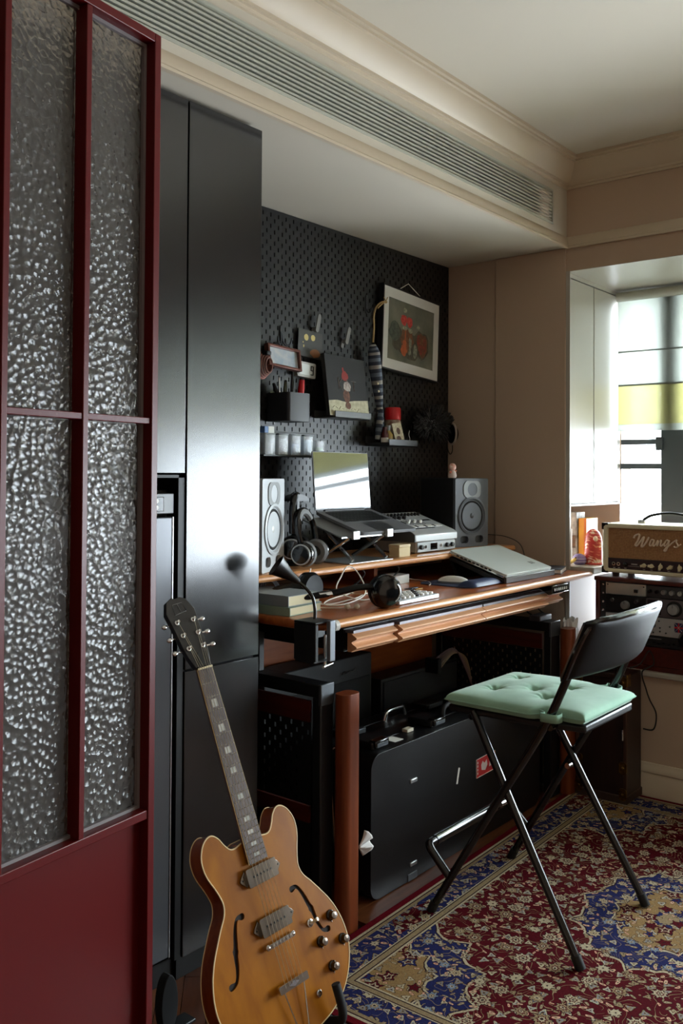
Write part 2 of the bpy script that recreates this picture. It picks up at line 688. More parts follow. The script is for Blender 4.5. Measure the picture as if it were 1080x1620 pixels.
# ---------------------------------------------------------------- fitted cupboard in the left side of the bay
cup = thing('fitted_cupboard', 'white fitted wall cupboard with two narrow doors on the bay side', 'cupboard', (0, YF, 0))
part('body', B(XW + 0.004, 4.066, 0.022, 0.345, 1.116, ZBAY), WHITEP, cup)
for (a, b) in ((3.518, 3.775), (3.781, 4.045)):
    part('door', B(a, b, 0.0, 0.02, 1.128, ZBAY - 0.022), WHITEP, cup, bevel=0.002)
part('face_frame', MB().box(XW + 0.004, 3.515, 0.0, 0.022, 1.116, ZBAY).box(4.049, 4.066, 0.0, 0.022, 1.116, ZBAY).box(3.515, 4.049, 0.0, 0.022, ZBAY - .018, ZBAY).box(3.515, 4.049, 0.0, 0.022, 1.116, 1.124), WHITEP, cup)
nb = MB()
nb.box(XW + 0.16, 4.09, 1.95, 1.96, 0.87, 1.116)
nb.box(4.066, 4.09, YF, 1.95, 0.872, 1.116)
struct('wall_niche', nb, PINKP)
low = MB()
low.box(XW + 0.002, 4.066, YF, YF + 0.02, ZSEAT, 0.845)
struct('trim_8', low, PINKP)
struct('trim_9', B(XW + 0.002, 4.066, 1.535, 1.95, 0.845, 0.872), WHITEP, bevel=0.004)


# ---------------------------------------------------------------- red door with hammered glass
def hammered():
    m = bpy.data.materials.new('hammered_glass')
    m.use_nodes = True
    nt = m.node_tree
    b = nt.nodes['Principled BSDF']
    b.inputs['Base Color'].default_value = (0.40, 0.37, 0.34, 1)  # grey body colour stands in for the room's reflections
    b.inputs['Roughness'].default_value = 0.20
    b.inputs['IOR'].default_value = 1.32
    inp(b, 'Transmission Weight', 0.90)
    inp(b, 'Specular IOR Level', 0.10)
    tc = nt.nodes.new('ShaderNodeTexCoord')
    nz = nt.nodes.new('ShaderNodeTexNoise')
    nz.inputs['Scale'].default_value = 30
    nz.inputs['Detail'].default_value = 2
    mx = nt.nodes.new('ShaderNodeVectorMath')
    mx.operation = 'MULTIPLY_ADD'
    mx.inputs[1].default_value = (0.003, 0.003, 0.003)
    nt.links.new(tc.outputs['Object'], nz.inputs['Vector'])
    nt.links.new(nz.outputs['Color'], mx.inputs[0])
    nt.links.new(tc.outputs['Object'], mx.inputs[2])
    v = nt.nodes.new('ShaderNodeTexVoronoi')
    v.feature = 'F1'
    v.inputs['Scale'].default_value = 78
    nt.links.new(mx.outputs[0], v.inputs['Vector'])
    bp = nt.nodes.new('ShaderNodeBump')
    bp.inputs['Strength'].default_value = 1.0
    bp.inputs['Distance'].default_value = 0.0034
    nt.links.new(v.outputs['Distance'], bp.inputs['Height'])
    nt.links.new(bp.outputs[0], b.inputs['Normal'])
    return m


HAM = hammered()
DW, DH = 0.885, 2.095
ang = math.atan2(.1581, 1.1568)
# local frame: x along the leaf (0 = right edge, negative to the left), y into the room behind, z up
door = struct_root('door_1', (1.136, 1.384, 0.004), (0, 0, ang))
D_ = 0.042
for (a, b) in ((-0.017, 0.0), (-DW, -DW + .017)):
    part('stile', B(a, b, 0, D_, 0, DH), RED, door, bevel=0.0015)
part('top_rail', B(-DW + .017, -.017, 0, D_, DH - .018, DH), RED, door, bevel=0.0015)
part('middle_rail', B(-DW + .017, -.017, 0.002, D_, 0.585, 0.602), RED, door, bevel=0.0015)
part('bottom_rail', B(-DW + .017, -.017, 0, D_, 0, .018), RED, door, bevel=0.0015)
part('lower_panel', B(-DW + .017, -.017, 0.022, 0.030, 0.018, 0.585), RED, door)
mun = [-0.1815, -0.3535, -0.5255, -0.6975]
for x in mun:
    part('muntin', B(x - .0065, x + .0065, 0.002, 0.040, 0.602, DH - .018), RED, door, bevel=0.0015)
ed = [-DW + .017] + sorted(mun) + [-.017]
for i in range(len(ed) - 1):
    x0 = ed[i] + (.0065 if i else 0)
    x1 = ed[i + 1] - (.0065 if i < len(ed) - 2 else 0)
    part('glazing_bar', B(x0, x1, 0.004, 0.024, 1.338, 1.350), RED, door, bevel=0.0012)
    for (z0, z1) in ((0.602, 1.338), (1.350, DH - .018)):
        part('glass_pane', B(x0 + .001, x1 - .001, 0.029, 0.034, z0 + .001, z1 - .001), HAM, door)
gb = MB()
gb.box(-.024, -.017, 0.022, 0.029, 0.602, DH - .018)
gb.box(-DW + .017, -.024, 0.022, 0.029, 0.602, 0.608)
gb.box(-DW + .017, -.024, 0.022, 0.029, DH - .025, DH - .018)
part('glazing_bead', gb, GREYRUB, door, label='grey glazing bead')

# ---------------------------------------------------------------- charcoal wall of tall cupboards
YC = 1.715
cabi = thing('tall_cupboard', 'charcoal floor to ceiling cupboard with flat doors left of the pegboard', 'cupboard', (0, YC, 0))
part('carcass', MB().box(1.497, 1.757, 0.02, YB - YC - .004, 0.0, 2.178).box(0.10, 1.497, 0.02, YB - YC - .004, 1.25, 2.178).box(0.10, 1.497, 0.46, YB - YC - .004, 0.0, 1.25), NICHE, cabi)
part('door', B(1.4995, 1.757, 0, 0.02, 0.762, 2.176), CAB, cabi, bevel=0.0012)
part('door', B(1.4995, 1.757, 0, 0.02, 0.06, 0.757), CAB, cabi, bevel=0.0012)
part('plinth', B(0.10, 1.757, 0.03, 0.05, 0.0, 0.056), NICHE, cabi)
for (a, b) in ((1.055, 1.4945), (0.61, 1.0515), (0.165, 0.6065)):
    part('door', B(a, b, 0, 0.02, 1.247, 2.176), CAB, cabi, bevel=0.0012)
part('niche_lining', MB().box(1.4775, 1.4965, 0.004, 0.46, 0.06, 1.243).box(0.10, 1.4965, 0.004, 0.46, 1.236, 1.243), NICHE, cabi)

ap = thing('clothes_steamer', 'dark grey built-in steam cabinet with four white touch keys, behind the red door', 'appliance', (1.19, YC + 0.012, 0))
part('body', B(-0.28, 0.283, 0.03, 0.42, 0.06, 1.205), M('steamer_body', (38, 38, 40), 0.4), ap)
DG = M('steamer_grey_door', (92, 94, 98), 0.22, metal=0.3)
part('door', B(-0.28, 0.276, 0.0, 0.03, 0.07, 1.140), DG, ap, bevel=0.003)
part('edge_strip', B(0.276, 0.279, -0.001, 0.03, 0.07, 1.140), ALU, ap)
part('control_strip', B(-0.28, 0.280, 0.0, 0.03, 1.148, 1.198), M('steamer_panel', (84, 84, 84), 0.3, metal=0.3), ap, bevel=0.002)
part('handle', B(0.165, 0.192, -0.004, 0.0, 0.60, 1.09), NICHE, ap, bevel=0.004, label='long dark recessed grip')
kp = part('key_panel', MB().prism(rrect(0.062, 0.034, 0.003, 3, 0.215, 1.172), -0.002, 0.0, 'xz'), BLACKS, ap)
part('key_frame', MB().tube([(0.184, -0.002, 1.155), (0.246, -0.002, 1.155), (0.246, -0.002, 1.189), (0.184, -0.002, 1.189)], 0.0008, 5, closed=True), ALU, ap)
for i in range(2):
    for j in range(2):
        part('touch_key', MB().lathe([(0.0055, 0.0), (0.0055, 0.001), (0.0, 0.001)], 12, (0.206 + i * 0.019, -0.002, 1.164 + j * 0.0155), '-y'), WHITEPL, ap)

# ---------------------------------------------------------------- pegboard on the rear wall
YP = 2.229
peg = thing('pegboard', 'matte black slotted metal pegboard covering the wall over the desk', 'pegboard', (0, YP, 0))
PX0, PX1, PZ0, PZ1 = 1.76, 3.495, 0.86, 2.188
pb = MB()
step, ch = 0.02, 0.04
ncol = int(round((PX1 - PX0) / step))
nr = int(round((PZ1 - PZ0) / ch))
for c in range(ncol):
    x0 = PX0 + c * step
    x1 = x0 + step
    xm = (x0 + x1) / 2
    sh = (ch / 2) if c % 2 else 0.0
    zs = PZ1 - sh
    if sh:
        pb.quad((x0, 0, PZ1), (x0, 0, zs), (x1, 0, zs), (x1, 0, PZ1))
    r = 0
    while zs - ch > PZ0 - 1e-6:
        zt, zb = zs, zs - ch
        zm = (zt + zb) / 2
        a, b = 0.0027, 0.0075
        vs = [(x0, 0, zb), (x1, 0, zb), (x1, 0, zt), (x0, 0, zt),
              (xm - a, 0, zm - b), (xm + a, 0, zm - b), (xm + a, 0, zm + b), (xm - a, 0, zm + b),
              (xm - a, .005, zm - b), (xm + a, .005, zm - b), (xm + a, .005, zm + b), (xm - a, .005, zm + b)]
        pb.add(vs, [(0, 1, 5, 4), (1, 2, 6, 5), (2, 3, 7, 6), (3, 0, 4, 7), (4, 5, 9, 8), (5, 6, 10, 9), (6, 7, 11, 10), (7, 4, 8, 11)])
        zs = zb
    if zs > PZ0 + 1e-4:
        pb.quad((x0, 0, zs), (x0, 0, PZ0), (x1, 0, PZ0), (x1, 0, zs))
part('slotted_sheet', pb, PEG, peg, fix=False)
part('backing', B(PX0, PX1, 0.006, 0.016, PZ0, PZ1), PEGB, peg)


# ---------------------------------------------------------------- desk
ZT = 0.857
YD = 1.535
desk = thing('standing_desk', 'cherry wood desk with rounded front edge and scalloped drawer fronts', 'desk', (0, 0, 0))
dt = MB()
dt.prism([(1.815, YD + 0.10), (1.835, YD + .015), (1.86, YD + 0.012), (3.495, YD + 0.012), (3.495, 2.20), (1.815, 2.20)], ZT - .024, ZT)
part('desktop', dt, WOOD, desk, bevel=0.004)
ep = [(YD + 0.014 - 0.014 * math.cos(a), ZT - .012 + .012 * math.sin(a)) for a in [PI / 2 - PI * i / 10 for i in range(11)]]
ee = MB()
ee.prism(ep + [(YD + .02, ZT - .024), (YD + .02, ZT)], 1.862, 3.497, 'yz')
part('front_edge', ee, WOODL, desk, label='pale rounded wooden front edge')
part('left_edge', MB().tube([(1.815, 2.19, ZT - .012), (1.815, YD + .10, ZT - .012), (1.828, YD + 0.03, ZT - .012), (1.858, YD + .012, ZT - .012)], 0.012, 10), WOOD, desk)
part('corner_cap', MB().tube([(1.858, YD + .004, ZT - .012), (1.872, YD + .002, ZT - .012)], 0.0145, 12), WHITEPL, desk, label='white plastic corner cap')

# scalloped drawer fronts
wave = []
for i in range(25):
    t = i / 24
    wave.append((0.009 * math.cos(2 * PI * 2.0 * t), t))


WOODD = M('peach_drawer_wood', (224, 172, 130), 0.36, wood=((210, 150, 106), (1.2, 20, 20), 3.0))


def drawer(x0, x1, y, z0, z1, first=False):
    mb = MB()
    out = [(y - 0.004 + w, z0 + t * (z1 - z0)) for w, t in wave] + [(y + .02, z1), (y + .02, z0)]
    mb.prism(out, x0, x1, 'yz')
    d = part('drawer', mb, WOODD, desk, label='drawer with a scalloped pale wood front')
    part('drawer_rim', B(x0 + .002, x1 - .002, y + 0.0, y + .36, z1, z1 + 0.008), M('drawer_grey_rim', (118, 112, 116), 0.4, metal=0.4), d)
    return d


drawer(1.995, 2.192, 1.580, 0.749, 0.801)
drawer(2.203, 2.685, 1.570, 0.749, 0.801)
drawer(2.690, 3.152, 1.570, 0.749, 0.801)
drawer(3.155, 3.335, 1.600, 0.746, 0.800)
part('drawer_case', B(1.99, 3.34, 1.61, 1.97, 0.748, 0.812), NICHE, desk)
part('under_frame', MB().box(1.86, 1.92, 1.62, 2.16, 0.80, 0.833).box(3.36, 3.44, 1.62, 2.16, 0.80, 0.833).box(1.86, 3.44, 1.97, 2.03, 0.79, 0.833), BLACKM, desk)
pdl = part('control_paddle', MB().prism([(1.535, .832), (1.535, .802), (1.552, .797), (1.60, .826), (1.60, .832)], 3.135, 3.275, 'yz'), BLACKS, desk, bevel=0.002, label='black height control paddle with white marks')
mk = MB()
for k in range(7):
    x = 3.152 + k * 0.0165
    mk.box(x, x + .008, 1.5338, 1.5352, .811, .821)
part('control_key', mk, WHITEPL, pdl)


def pedestal(x0, x1, px, zb=0.0):
    """steel leg frame with perforated sides, wooden shelf fronts and a rounded wooden bumper post"""
    f = MB()
    f.box(x0, x1, 1.592, 2.12, 0.640, 0.676)
    f.box(x0, x1, 1.592, 1.622, 0.0, 0.640)
    f.box(x0, x1, 2.09, 2.12, 0.0, 0.640)
    f.box(x0, x1, 1.622, 2.09, 0.02, 0.05)
    part('leg_frame', f, BLACKM, desk, bevel=0.003)
    part('leg_frame_cap', B(x0 - .001, x1 + .001, 1.590, 1.600, 0.62, 0.678), STEELG, desk, bevel=0.002)
    lift = part('lift_column', MB().box(x0 + .015, x1 - .015, 1.84, 1.92, 0.676, 0.80), BLACKM, desk, bevel=0.003)
    xs = x0 + 0.004
    part('shelf_front', B(x0 - .002, x0 + .006, 1.63, 2.09, 0.572, 0.630), WOODM, desk)
    part('shelf_front', B(x0 - .002, x0 + .006, 1.63, 2.09, 0.30, 0.345), WOODM, desk)
    # perforated steel side panel: real holes over a dark inside
    g = MB()
    nx, nz = 22, 12
    for i in range(nx):
        for j in range(nz):
            y0, z0 = 1.63 + i * .0205, 0.348 + j * 0.0185
            y1, z1 = y0 + .0205, z0 + .0185
            if (i + j) % 2:
                g.quad((xs, y0, z0), (xs, y1, z0), (xs, y1, z1), (xs, y0, z1))
            else:
                ym, zm, a, b = (y0 + y1) / 2, (z0 + z1) / 2, .003, .006
                g.add([(xs, y0, z0), (xs, y1, z0), (xs, y1, z1), (xs, y0, z1), (xs, ym - a, zm - b), (xs, ym + a, zm - b), (xs, ym + a, zm + b), (xs, ym - a, zm + b)],
                      [(0, 1, 5, 4), (1, 2, 6, 5), (2, 3, 7, 6), (3, 0, 4, 7)])
    part('perforated_panel', g, BLACKM, desk, fix=False)
    part('side_panel', B(x0 + .004, x0 + .010, 1.63, 2.09, 0.05, 0.30), NICHE, desk)
    # bumper post
    p = MB()
    p.prism(rrect(0.068, 0.050, 0.02, 6, px, 1.563), zb, 0.648)
    part('post', p, WOODP, desk, bevel=0.006, label='rounded wooden bumper post')


pedestal(1.872, 1.925, 1.950)
pedestal(3.240, 3.318, 3.330, 0.0108)   # this post stands on the rug's edge
part('back_board', B(1.93, 3.24, 2.14, 2.16, 0.42, 0.80), WOOD, desk)

# raised shelf at the back of the desk
rs = thing('desk_riser', 'low cherry wood riser shelf along the back of the desk', 'shelf', (0, 0, ZT))
r_ = MB()
r_.prism([(1.838, .074), (1.832, .080), (1.832, .090), (1.838, .096), (2.19, .096), (2.19, .074)], 1.83, 3.40, 'yz')
part('shelf_board', r_, WOODL, rs, bevel=0.002)
for x in (1.86, 2.62, 3.36):
    part('foot', B(x, x + .02, 1.98, 2.17, 0.0005, 0.0735), WOOD, rs)
ZR = ZT + 0.0962


# ---------------------------------------------------------------- studio monitors on the riser
def monitor(loc, rz, label, light, lab2=None):
    t = thing('studio_monitor', label, 'speaker', loc, (0, 0, rz), 'studio monitors on the riser')
    w, d, h = 0.186, 0.21, 0.279
    mf = M('monitor_front_' + light, (184, 188, 190) if light == 'pale' else (84, 87, 92), 0.42, bump=(500, .05, .0005))
    mc = M('monitor_cabinet_' + light, (86, 88, 90) if light == 'pale' else (30, 30, 32), 0.5)  # dark variant: shade on the cabinet side is put into its colour
    part('cabinet', B(-w / 2, w / 2, 0.012, d, 0, h), mc, t, bevel=0.004)
    # baffle with real holes for the ports
    def oval(cx, cz, a, b, n=18):
        return [(cx + a * math.cos(2 * PI * i / n), cz + b * math.sin(2 * PI * i / n)) for i in range(n)]
    holes = [oval(0, .126, .068, .068, 28), oval(0, .233, .030, .030, 20), rrect(.046, .030, .013, 4, -.042, .030), rrect(.046, .030, .013, 4, .042, .030)]
    bf = MB()
    bf.prism(rrect(w, h - .002, .008, 4, 0, h / 2), 0.0, 0.013, 'xz', holes)
    part('baffle', bf, mf, t)
    part('port', B(-.07, -.012, .0125, .0165, .012, .048), NICHE, t)
    part('port', B(.012, .07, .0125, .0165, .012, .048), NICHE, t)
    c = (0, 0, .126)
    sr = MB()
    sr.lathe([(.076, 0.0), (.078, .004), (.070, .006), (.066, .003), (.064, -.002)], 36, (0, 0.0, .126), '-y')
    part('woofer_ring', sr, mf, t)
    wf = part('woofer', MB().lathe([(.064, -.001), (.058, .003), (.052, -.001), (.020, -.012)], 36, (0, 0, .126), '-y'), [BLACKR], t)
    part('cone', MB().lathe([(.0525, -.0012), (.021, -.0115), (.019, -.008)], 36, (0, -.0006, .126), '-y'), M('woofer_cone_' + light, (150, 156, 152) if light == 'pale' else (104, 102, 98), 0.5), wf)
    part('dust_cap', MB().lathe([(.020, -.010), (.017, -.003), (.009, .001), (0, .002)], 24, (0, 0, .126), '-y'), M('dust_cap_' + light, (200, 202, 198) if light == 'pale' else (44, 44, 44), 0.35), wf)
    tw = part('tweeter', MB().prism(rrect(.098, .070, .026, 6, 0, .233), -.003, 0.0005, 'xz', [oval(0, .233, .027, .027, 20)]), M('waveguide_' + light, (128, 130, 128), 0.35, metal=0.2), t)
    part('waveguide', MB().lathe([(.0272, .002), (.015, -.006), (.011, -.008)], 24, (0, 0, .233), '-y'), mf, tw)
    part('dome', MB().lathe([(.011, -.008), (.008, -.003), (0, -.001)], 20, (0, 0, .233), '-y'), CHROME, tw)
    return t


monitor((1.996, 1.889, ZR), math.radians(22.7), 'pale grey studio monitor turned sideways, beside the charcoal cupboard', 'pale')
monitor((3.205, 1.925, ZR), math.radians(-14), 'dark grey studio monitor facing forward near the beige wall', 'dark')

# figurine on the far monitor
fg = thing('figurine', 'tiny coral figurine standing on top of the dark grey monitor', 'figurine', (3.135, 1.975, ZR + .2795))
part('body', MB().lathe([(.014, 0), (.018, .008), (.015, .022), (.010, .030), (0, .032)], 16), M('figurine_white', (228, 208, 200), 0.6), fg)
part('head', MB().sphere((0, 0, .044), (.017, .015, .016)), M('figurine_coral', (216, 126, 96), 0.6, noise=((238, 214, 200), 90, 1.0)), fg)
part('arm', MB().tube([(.012, 0, .024), (.024, -.004, .030)], [.005, .003], 8), M('figurine_coral_b', (210, 120, 92), 0.6), fg)
part('arm', MB().tube([(-.012, 0, .024), (-.024, -.004, .020)], [.005, .003], 8), M('figurine_coral_c', (210, 120, 92), 0.6), fg)

# ---------------------------------------------------------------- laptop on its stand
ls = thing('laptop_stand', 'folding aluminium laptop stand with crossed arms on the riser', 'stand', (2.369, 1.786, ZR))
part('base_plate', B(-.07, .17, .05, .205, 0.0, 0.005), ALU, ls, bevel=0.002)
for sx in (-.045, .14):
    part('arm', MB().tube([(sx, .058, .010), (sx + .02, .23, .134)], .006, 8), CHROME, ls)
    part('arm', MB().tube([(sx - .02, .19, .010), (sx, .072, .084)], .006, 8), CHROME, ls)
    part('lip', B(sx - .012, sx + .022, .045, .0555, .080, .108), ALU, ls, bevel=0.002)
part('tray', MB().prism([(.060, .0853), (.2376, .1400), (.2376, .1442), (.060, .0895)], -.10, .17, 'yz'), ALU, ls)
lt = thing('laptop', 'open dark grey laptop with reflective screen raised on the metal stand', 'laptop', (2.372, 1.844, 1.0435), (math.radians(17.2), 0, 0), scale=0.94)
LG = M('space_grey_aluminium', (120, 121, 124), 0.45, metal=0.2)
part('base', MB().prism(rrect(.336, .23, .012, 4, .168, .115), 0, .011), LG, lt, bevel=0.002)
k0 = None
for r in range(6):
    n = 14 if r < 5 else 14
    for c in range(n):
        lo = (.031 + c * .0198, .196 - r * .0176, .0114)
        if r == 5 and 4 <= c <= 8:
            continue
        if k0 is None:
            k0 = part('key', B(0, .0168, 0, .0142, 0, .0012), BLACKP, lt)
            k0.location = lo
        else:
            share(k0, 'key', lt, lo)
part('space_bar', B(.110, .206, .108, .1222, .0114, .0126), BLACKP, lt)
part('trackpad', B(.105, .231, .012, .095, .0108, .0113), M('trackpad_grey', (96, 97, 100), 0.3, metal=0.5), lt)
lphi = math.radians(22)


def lidp(x, s, t):
    return (x, .229 + s * math.sin(lphi) + t * math.cos(lphi), .012 + s * math.cos(lphi) - t * math.sin(lphi))


def lidbox(mb, x0, x1, s0, s1, t0, t1):
    vs = [lidp(x, s, t) for t in (t0, t1) for s in (s0, s1) for x in (x0, x1)]
    mb.add(vs, [(0, 2, 3, 1), (4, 5, 7, 6), (0, 1, 5, 4), (1, 3, 7, 5), (3, 2, 6, 7), (2, 0, 4, 6)])
    return mb


part('lid', lidbox(MB(), 0, .336, 0.002, .222, 0.001, .006), LG, lt, bevel=0.002)
part('screen', lidbox(MB(), .004, .332, .010, .218, 0.0, .001), M('laptop_glass_screen', (20, 17, 16), 0.03, spec=0.8, coat=0.6), lt, label='glossy dark screen mirroring the window')
part('hinge', MB().tube([(.05, .229, .012), (.286, .229, .012)], .005, 10), BLACKP, lt)

# ---------------------------------------------------------------- drum machine and interface, stacked
ai = thing('audio_interface', 'silver audio interface box with small knobs under the drum machine', 'electronics', (2.765, 1.893, ZR))
part('case', MB().box(0, .265, .004, .19, 0.004, .044), SILVER, ai, bevel=0.003)
part('front_panel', B(.004, .261, 0, .004, .007, .041), M('interface_panel', (176, 180, 180), 0.3, metal=0.4), ai)
for x in (.025, .20, .235):
    part('knob', MB().lathe([(.009, 0), (.008, .010), (0, .0105)], 16, (x, 0, .024), '-y'), BLACKP, ai)
part('display', B(.09, .135, -.001, .0, .012, .036), DARKGL, ai)
part('jack', MB().lathe([(.006, 0), (.006, .003), (.003, .003), (.003, 0)], 14, (.055, 0, .024), '-y'), CHROME, ai)
part('jack', MB().lathe([(.006, 0), (.006, .003), (.003, .003), (.003, 0)], 14, (.160, 0, .024), '-y'), CHROME, ai)
for x in (.02, .245):
    part('foot', MB().lathe([(.006, 0), (.006, .004)], 10, (x, .03, 0)), BLACKR, ai)
    part('foot', MB().lathe([(.006, 0), (.006, .004)], 10, (x, .16, 0)), BLACKR, ai)
dm = thing('drum_machine', 'silver drum machine with sloping knob and slider panel beside the laptop', 'electronics', (2.745, 1.885, ZR + .0445))
prof = [(0, 0), (0, .026), (.015, .036), (.20, .098), (.205, .094), (.205, 0)]
part('case', MB().prism(prof, 0, .285, 'yz'), SILVER, dm, bevel=0.003)
sl = math.atan2(.062, .185)
rotm = Matrix.Rotation(sl, 4, 'X')
def on_slope(mb):
    mb.T = Matrix.Translation((0, .015, .0362)) @ rotm
    return mb
part('side_cheek', MB().prism([(p[0] * 1.0, p[1] * 1.0) for p in prof], -.006, -.0005, 'yz'), M('drum_machine_cheek', (70, 72, 74), 0.5), dm)
for c in range(11):
    part('knob', on_slope(MB()).lathe([(.0065, 0), (.0055, .011), (0, .0115)], 12, (.028 + c * .0225, .158, 0)), BLACKP, dm)
for c in range(3):
    part('knob', on_slope(MB()).lathe([(.009, 0), (.008, .010), (0, .0105)], 12, (.055 + c * .032, .130, 0)), BLACKP, dm)
for c in range(7):
    s_ = part('slider_slot', on_slope(MB()).box(.085 + c * .016, .088 + c * .016, .068, .108, 0, .0006), BLACKP, dm)
    part('slider_cap', on_slope(MB()).box(.0815 + c * .016, .0915 + c * .016, .080 + (c * 7 % 5) * .005, .086 + (c * 7 % 5) * .005, 0.0006, .007), WHITEPL, s_)
part('display', on_slope(MB()).box(.03, .072, .080, .106, 0, .001), DARKGL, dm)
part('label_strip', on_slope(MB()).box(.205, .262, .098, .112, 0, .0008), BLACKP, dm)
for c in range(16):
    part('step_key', on_slope(MB()).box(.030 + c * .0145, .041 + c * .0145, .040, .056, 0, .002), WHITEPL if c % 4 else BLACKP, dm)
part('key_strip', on_slope(MB()).box(.06, .19, .026, .034, 0, .0006), BLACKP, dm)

# small box on the riser
wb = thing('small_box', 'small cream carton at the front edge of the riser', 'box', (2.618, 1.868, ZR))
part('body', B(0, .068, 0, .045, 0, .034), M('cream_carton', (220, 200, 152), 0.6), wb, bevel=0.0015)
part('lid', B(-.001, .069, -.001, .046, .034, .044), M('cream_carton_lid', (230, 212, 170), 0.6), wb, bevel=0.0015)

# headphones on their stand
def headphones(t, R=0.085, drop=0.10, pad=BLACKR, shell=BLACKS, ring=None):
    """hanging pair, band in the xz plane, cups below"""
    pts = [(R * math.cos(a), 0, R * math.sin(a)) for a in [PI * i / 16 for i in range(17)]]
    pts = [(R * .92, 0, -drop * .5)] + pts + [(-R * .92, 0, -drop * .5)]
    part('headband', MB().tube(pts, .010, 10, flat=0.5), shell, t)
    part('band_pad', MB().tube([(R * .88 * math.cos(a), 0, R * .88 * math.sin(a)) for a in [PI * (.2 + .6 * i / 10) for i in range(11)]], .011, 8), pad, t)
    for s in (1, -1):
        c = part('ear_cup', MB().lathe([(.0, .030), (.026, .028), (.036, .018), (.038, .004), (.036, 0)], 24, (s * R * .84, 0, -drop), 'x', Matrix.Scale(s, 3, (1, 0, 0)) if s < 0 else None), shell, t)
        part('ear_pad', MB().lathe([(.038, 0), (.041, -.010), (.034, -.020), (.018, -.018), (.016, 0)], 24, (s * R * .84, 0, -drop), 'x', Matrix.Scale(s, 3, (1, 0, 0)) if s < 0 else None), pad, c)
        if ring:
            part('trim_ring', MB().tube([(s * (R * .84 + .024), .030 * math.cos(2 * PI * i / 24), -drop + .030 * math.sin(2 * PI * i / 24)) for i in range(24)], .003, 6, closed=True), ring, c)


hs = thing('headphone_stand', 'black upright headphone stand beside the pale monitor', 'stand', (2.190, 1.975, ZR))
part('base', MB().lathe([(.055, 0), (.055, .006), (.05, .009), (0, .009)], 28), BLACKM, hs)
part('post', B(-.008, .008, -.012, .012, .009, .212), BLACKM, hs, bevel=0.003)
part('cradle', MB().prism([(.05 * math.cos(a), .205 + .022 * math.sin(a)) for a in [PI * i / 12 for i in range(13)]], -.016, .016, 'xz'), BLACKM, hs)
hp = thing('headphones', 'black headphones hanging on the stand beside the pale monitor', 'headphones', (2.190, 1.975, ZR + .152), (0, 0, math.radians(34)))
headphones(hp, .080, .095, ring=ALU)
h2 = thing('headphones', 'black open headphones with pale rims propped against the headphone stand', 'headphones', (2.172, 1.912, ZR + .112), (math.radians(-12), 0, math.radians(20)))
headphones(h2, .072, .070, pad=M('grey_ear_pad', (120, 122, 122), 0.7), ring=ALU)


# ---------------------------------------------------------------- things on the desk
def book(name, loc, rz, w, d, h, cover, pages, label, group=None, spine='left'):
    t = thing(name, label, 'book', loc, (0, 0, rz), group)
    part('page_block', B(.004, w - .003, .003, d - .003, .0022, h - .0022), pages, t)
    c = MB()
    c.box(0, w, 0, d, 0, .002)
    c.box(0, w, 0, d, h - .002, h)
    if spine == 'left':
        c.box(0, .003, 0, d, .002, h - .002)
    elif spine == 'back':
        c.box(0, w, d - .003, d, .002, h - .002)
    part('cover', c, cover, t, bevel=0.0008)
    return t


PG = M('cream_pages', (222, 212, 176), 0.85, bump=(700, .2, .0006))
book('book', (1.834, 1.672, ZT + .0005), math.radians(5), .150, .20, .024, M('pale_green_cover', (150, 172, 152), 0.5), PG, 'pale green book lying under the grey blue book on the desk', 'two books at the desk corner')
book('book', (1.836, 1.680, ZT + .0252), math.radians(2), .142, .20, .030, M('grey_blue_cover', (150, 160, 164), 0.5), PG, 'grey blue book lying on top of the pale green book', 'two books at the desk corner')

# coil of black cable behind the books
cc = MB()
for k in range(7):
    r = .030 + .0075 * (k % 4)
    cx, cy = 1.915 + .008 * (k % 3), 1.925 + .006 * (k % 2)
    tl = .25 + .1 * (k % 3)
    pts = [(cx + r * math.cos(a), cy + r * .45 * math.sin(a), ZT + .006 + .034 + r * .95 * math.sin(a + .1 * k) + .002 * k * 0) for a in [2 * PI * i / 26 for i in range(26)]]
    pts = [(x, y, max(z, ZT + .004)) for x, y, z in pts]
    cc.tube(pts, .0036, 6, closed=True)
co = mesh_obj('cable_coil', cc, BLACKS)
tag(co, 'coil of shiny black cable standing behind the two books', 'cable')
c2 = MB()
pts = []
for k in range(3):
    for i in range(22):
        a = 2 * PI * i / 22
        pts.append((1.985 + .034 * math.cos(a), 1.88 + .014 * math.sin(a) + .008 * k, ZT + .040 + .034 * math.sin(a)))
c2.tube(pts, .0028, 6)
co = mesh_obj('cable_coil', c2, M('grey_cable', (120, 120, 124), 0.4))
tag(co, 'small loop of grey cable beside the shiny black coil', 'cable')

# white earphone lead tangled under the riser
WC = M('white_cable', (226, 218, 206), 0.45)
z0 = ZT + .003
e1 = spline([(2.10, 1.83, ZR + .004), (2.075, 1.815, ZR - .02), (2.05, 1.79, .90), (2.06, 1.75, z0), (2.20, 1.74, z0 + .003), (2.34, 1.80, z0), (2.43, 1.80, z0), (2.34, 1.74, z0), (2.20, 1.71, z0 + .002), (2.15, 1.765, z0 + .03), (2.20, 1.79, .93), (2.245, 1.80, .955), (2.285, 1.795, .935), (2.28, 1.76, .89), (2.22, 1.72, z0 + .01), (2.10, 1.70, z0), (2.06, 1.74, z0), (2.16, 1.80, z0), (2.32, 1.84, z0)], 8)
tag(mesh_obj('earphone_lead', MB().tube(e1, .0022, 6), WC), 'white earphone lead tangled in loops under the riser', 'cable')
e2 = spline([(2.30, 1.76, z0 + .004), (2.31, 1.85, z0), (2.38, 1.88, z0), (2.43, 1.85, z0), (2.46, 1.76, z0)], 8)
